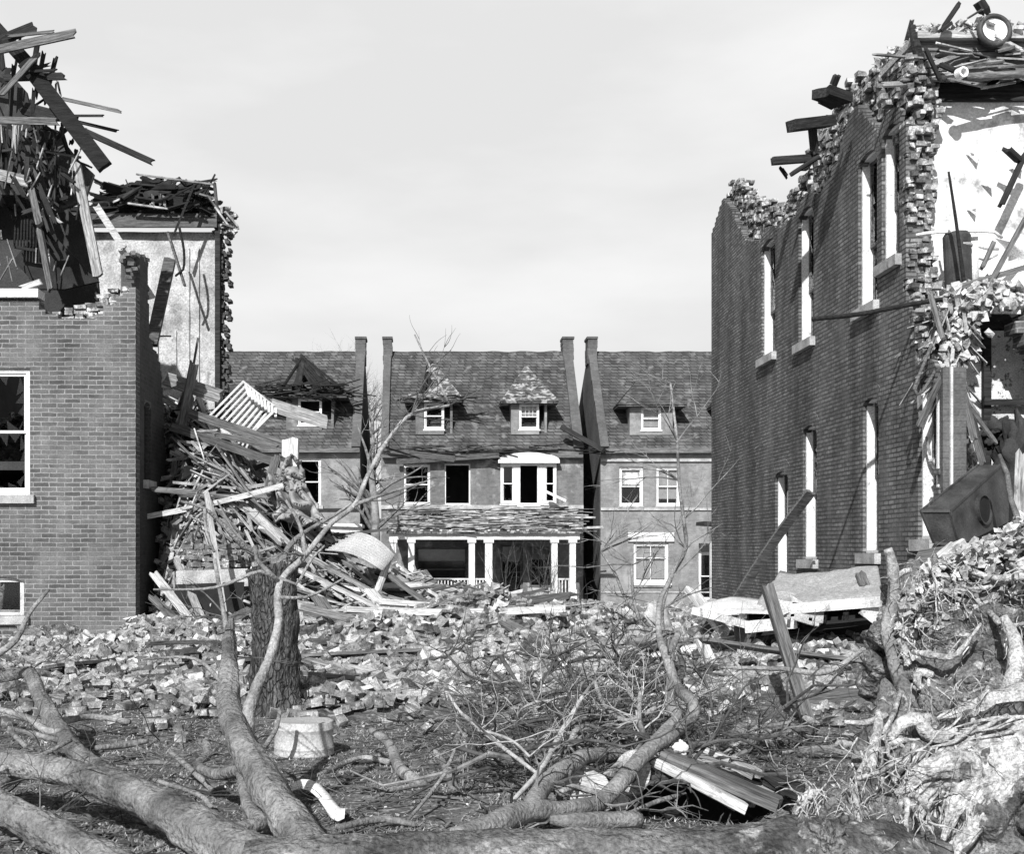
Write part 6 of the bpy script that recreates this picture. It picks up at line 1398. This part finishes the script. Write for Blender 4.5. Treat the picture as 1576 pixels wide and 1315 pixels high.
# cellar door over its pit
t = thing('cellar_door', 'broken plank cellar door propped over a black pit in the foreground', 'door', at(1130, 1250, 8.1))
for k in range(5):
    a = at(1008 + 9 * k, 1172 - 4 * k, 8.35 + .14 * k); b = at(1142 + 24 * k, 1246 - 6 * k, 8.0 + .14 * k); bm1('plank', ['wood', 'wood_light', 'wood_mid', 'wood', 'wood_light'][k], t, a, b, .13, .03, .06)
bm1('cross_batten', 'wood_mid', t, at(1016, 1160, 8.28), at(1206, 1242, 7.92), .17, .07, .05)
bm1('edge_board', 'wood_light', t, at(1000, 1168, 8.25), at(1152, 1248, 7.85), .05, .06, .05)
bm1('edge_board', 'wood_dark', t, at(1176, 1195, 8.5), at(1236, 1222, 8.2), .06, .1, .05)
plank('pale lath lying across the cellar door', (1072, 1150, 8.5), (1128, 1172, 8.4), .05, .03, 'wood_light')
plank('short square block on the cellar door', (1122, 1170, 8.5), (1176, 1200, 8.3), .09, .06, 'wood')
mb = MB(); mb.b6(1.42, 2.25, 8.55, 8.6, -.35, .12); mb.b6(1.42, 2.2, 8.2, 8.6, -.36, -.34); tag(mb.build('pit_shade', 'dark'), 'black sheets painting the shade in the pit under the cellar door', 'pit')  # near-black sheets put the pit's shade into colour
mb = MB(); lump(mb, at(1048, 1154, 8.3), (.05, .04, .045), 20, 12, .7, 3, seed=2); tag(mb.build('paper_scrap', 'cloth', smooth=True), 'crumpled white paper caught above the cellar door', 'paper')
for k, (px, py, lab) in enumerate(((1302, 1143, 'pale stone lying on the grass near the roots'), (600, 1118, 'round white stone at the edge of the bricks'), (1010, 955, 'large pale boulder-like slab by the right house'), (1018, 985, 'pale rounded chunk below the large slab'))):
    d = [10.9, 12.2, 19.5, 17.5][k]; r = [.1, .12, .2, .15][k]; mb = MB(); p = at(px, py, d); lump(mb, p, (r, r * .8, r * (.7 if k < 2 else 1.3)), 20, 12, .5, 2, seed=k * 3.3); tag(mb.build('stone_chunk', 'stone', smooth=True), lab, 'stone')
# ivy clump at the left wall foot
mb = MB(); lump(mb, at(70, 985, 21.6), (.55, .3, .2), 30, 18, .6, 3, seed=4); lump(mb, at(105, 985, 21.5), (.25, .25, .22), 24, 14, .6, 3, seed=6); tag(mb.build('dirt_mound', 'soil', smooth=True), 'dark mound of earth at the foot of the left brick wall', 'dirt')
plank('dark log lying along the foot of the left wall', (20, 1002, 20.9), (205, 992, 21.3), .16, .14, 'wood_mid')
# ============================================================ dead grass and litter
mb = MB(); rs = random.Random(3)
for k in range(70000):
    y = 6.3 + 9.0 * rs.random() ** 1.5; x = rs.uniform((0 - PX0) * y / FPX - .4, (1576 - PX0) * y / FPX + .4)
    if rs.random() > .35 + 1.4 * nz(x * 1.3, y * 1.3, 2) + .5: continue
    if rub_z(x, y) > .04: continue
    z = ground_z(x, y); a = rs.uniform(0, 6.28); L = rs.uniform(.015, .055); w = .002 + .0004 * y; h = rs.uniform(.004, .03)
    dx, dy = math.cos(a), math.sin(a)
    mb.add([(x - dy * w, y + dx * w, z), (x + dy * w, y - dx * w, z), (x + dx * L, y + dy * L, z + h)], [(0, 1, 2)])
tag(mb.build('dead_grass', 'grass', None, fix=False, origin=(0, 0, 0)), 'short dead grass matted over the foreground lot', 'grass', kind='stuff')
mb = MB()
for k in range(950):                                             # sticks, bark and leaf litter lying flat
    y = 6.6 + 7 * R() ** 1.4; x = U((0 - PX0) * y / FPX - .4, (1300 - PX0) * y / FPX)
    if abs(x + .98) < .4 and abs(y - 10.1) < .6: continue
    a = U(0, 6.28); L = U(.06, .55) if R() < .6 else U(.03, .1); r = U(.003, .012); z = ground_z(x, y) + r; b_ = U(-.12, .12); dx, dy = math.cos(a), math.sin(a)
    mb.tube([(x, y, z), (x + dx * L * .5 - dy * b_ * L, y + dy * L * .5 + dx * b_ * L, z + U(0, .03)), (x + dx * L, y + dy * L, z + U(0, .02))], [r, r * .8, r * .4], 5, .08, .2, cap=False)
tag(mb.build('fallen_sticks', 'twig', fix=False, origin=(0, 0, 0)), 'broken sticks and bark littering the grass all over the foreground', 'sticks', kind='stuff')
mb = MB()
for k in range(1500):
    y = 6.5 + 8 * R() ** 1.3; x = U((0 - PX0) * y / FPX - .4, (1576 - PX0) * y / FPX + .4); s_ = U(.005, .02)
    mb.box((x, y, ground_z(x, y) + .01), (s_ * U(.6, 2), s_, s_ * .6), brickrot(), jit=s_ * .2)
tag(mb.build('ground_litter', 'wood_isl', origin=(0, 0, 0)), 'small chips and litter scattered over the grass', 'litter', kind='stuff')
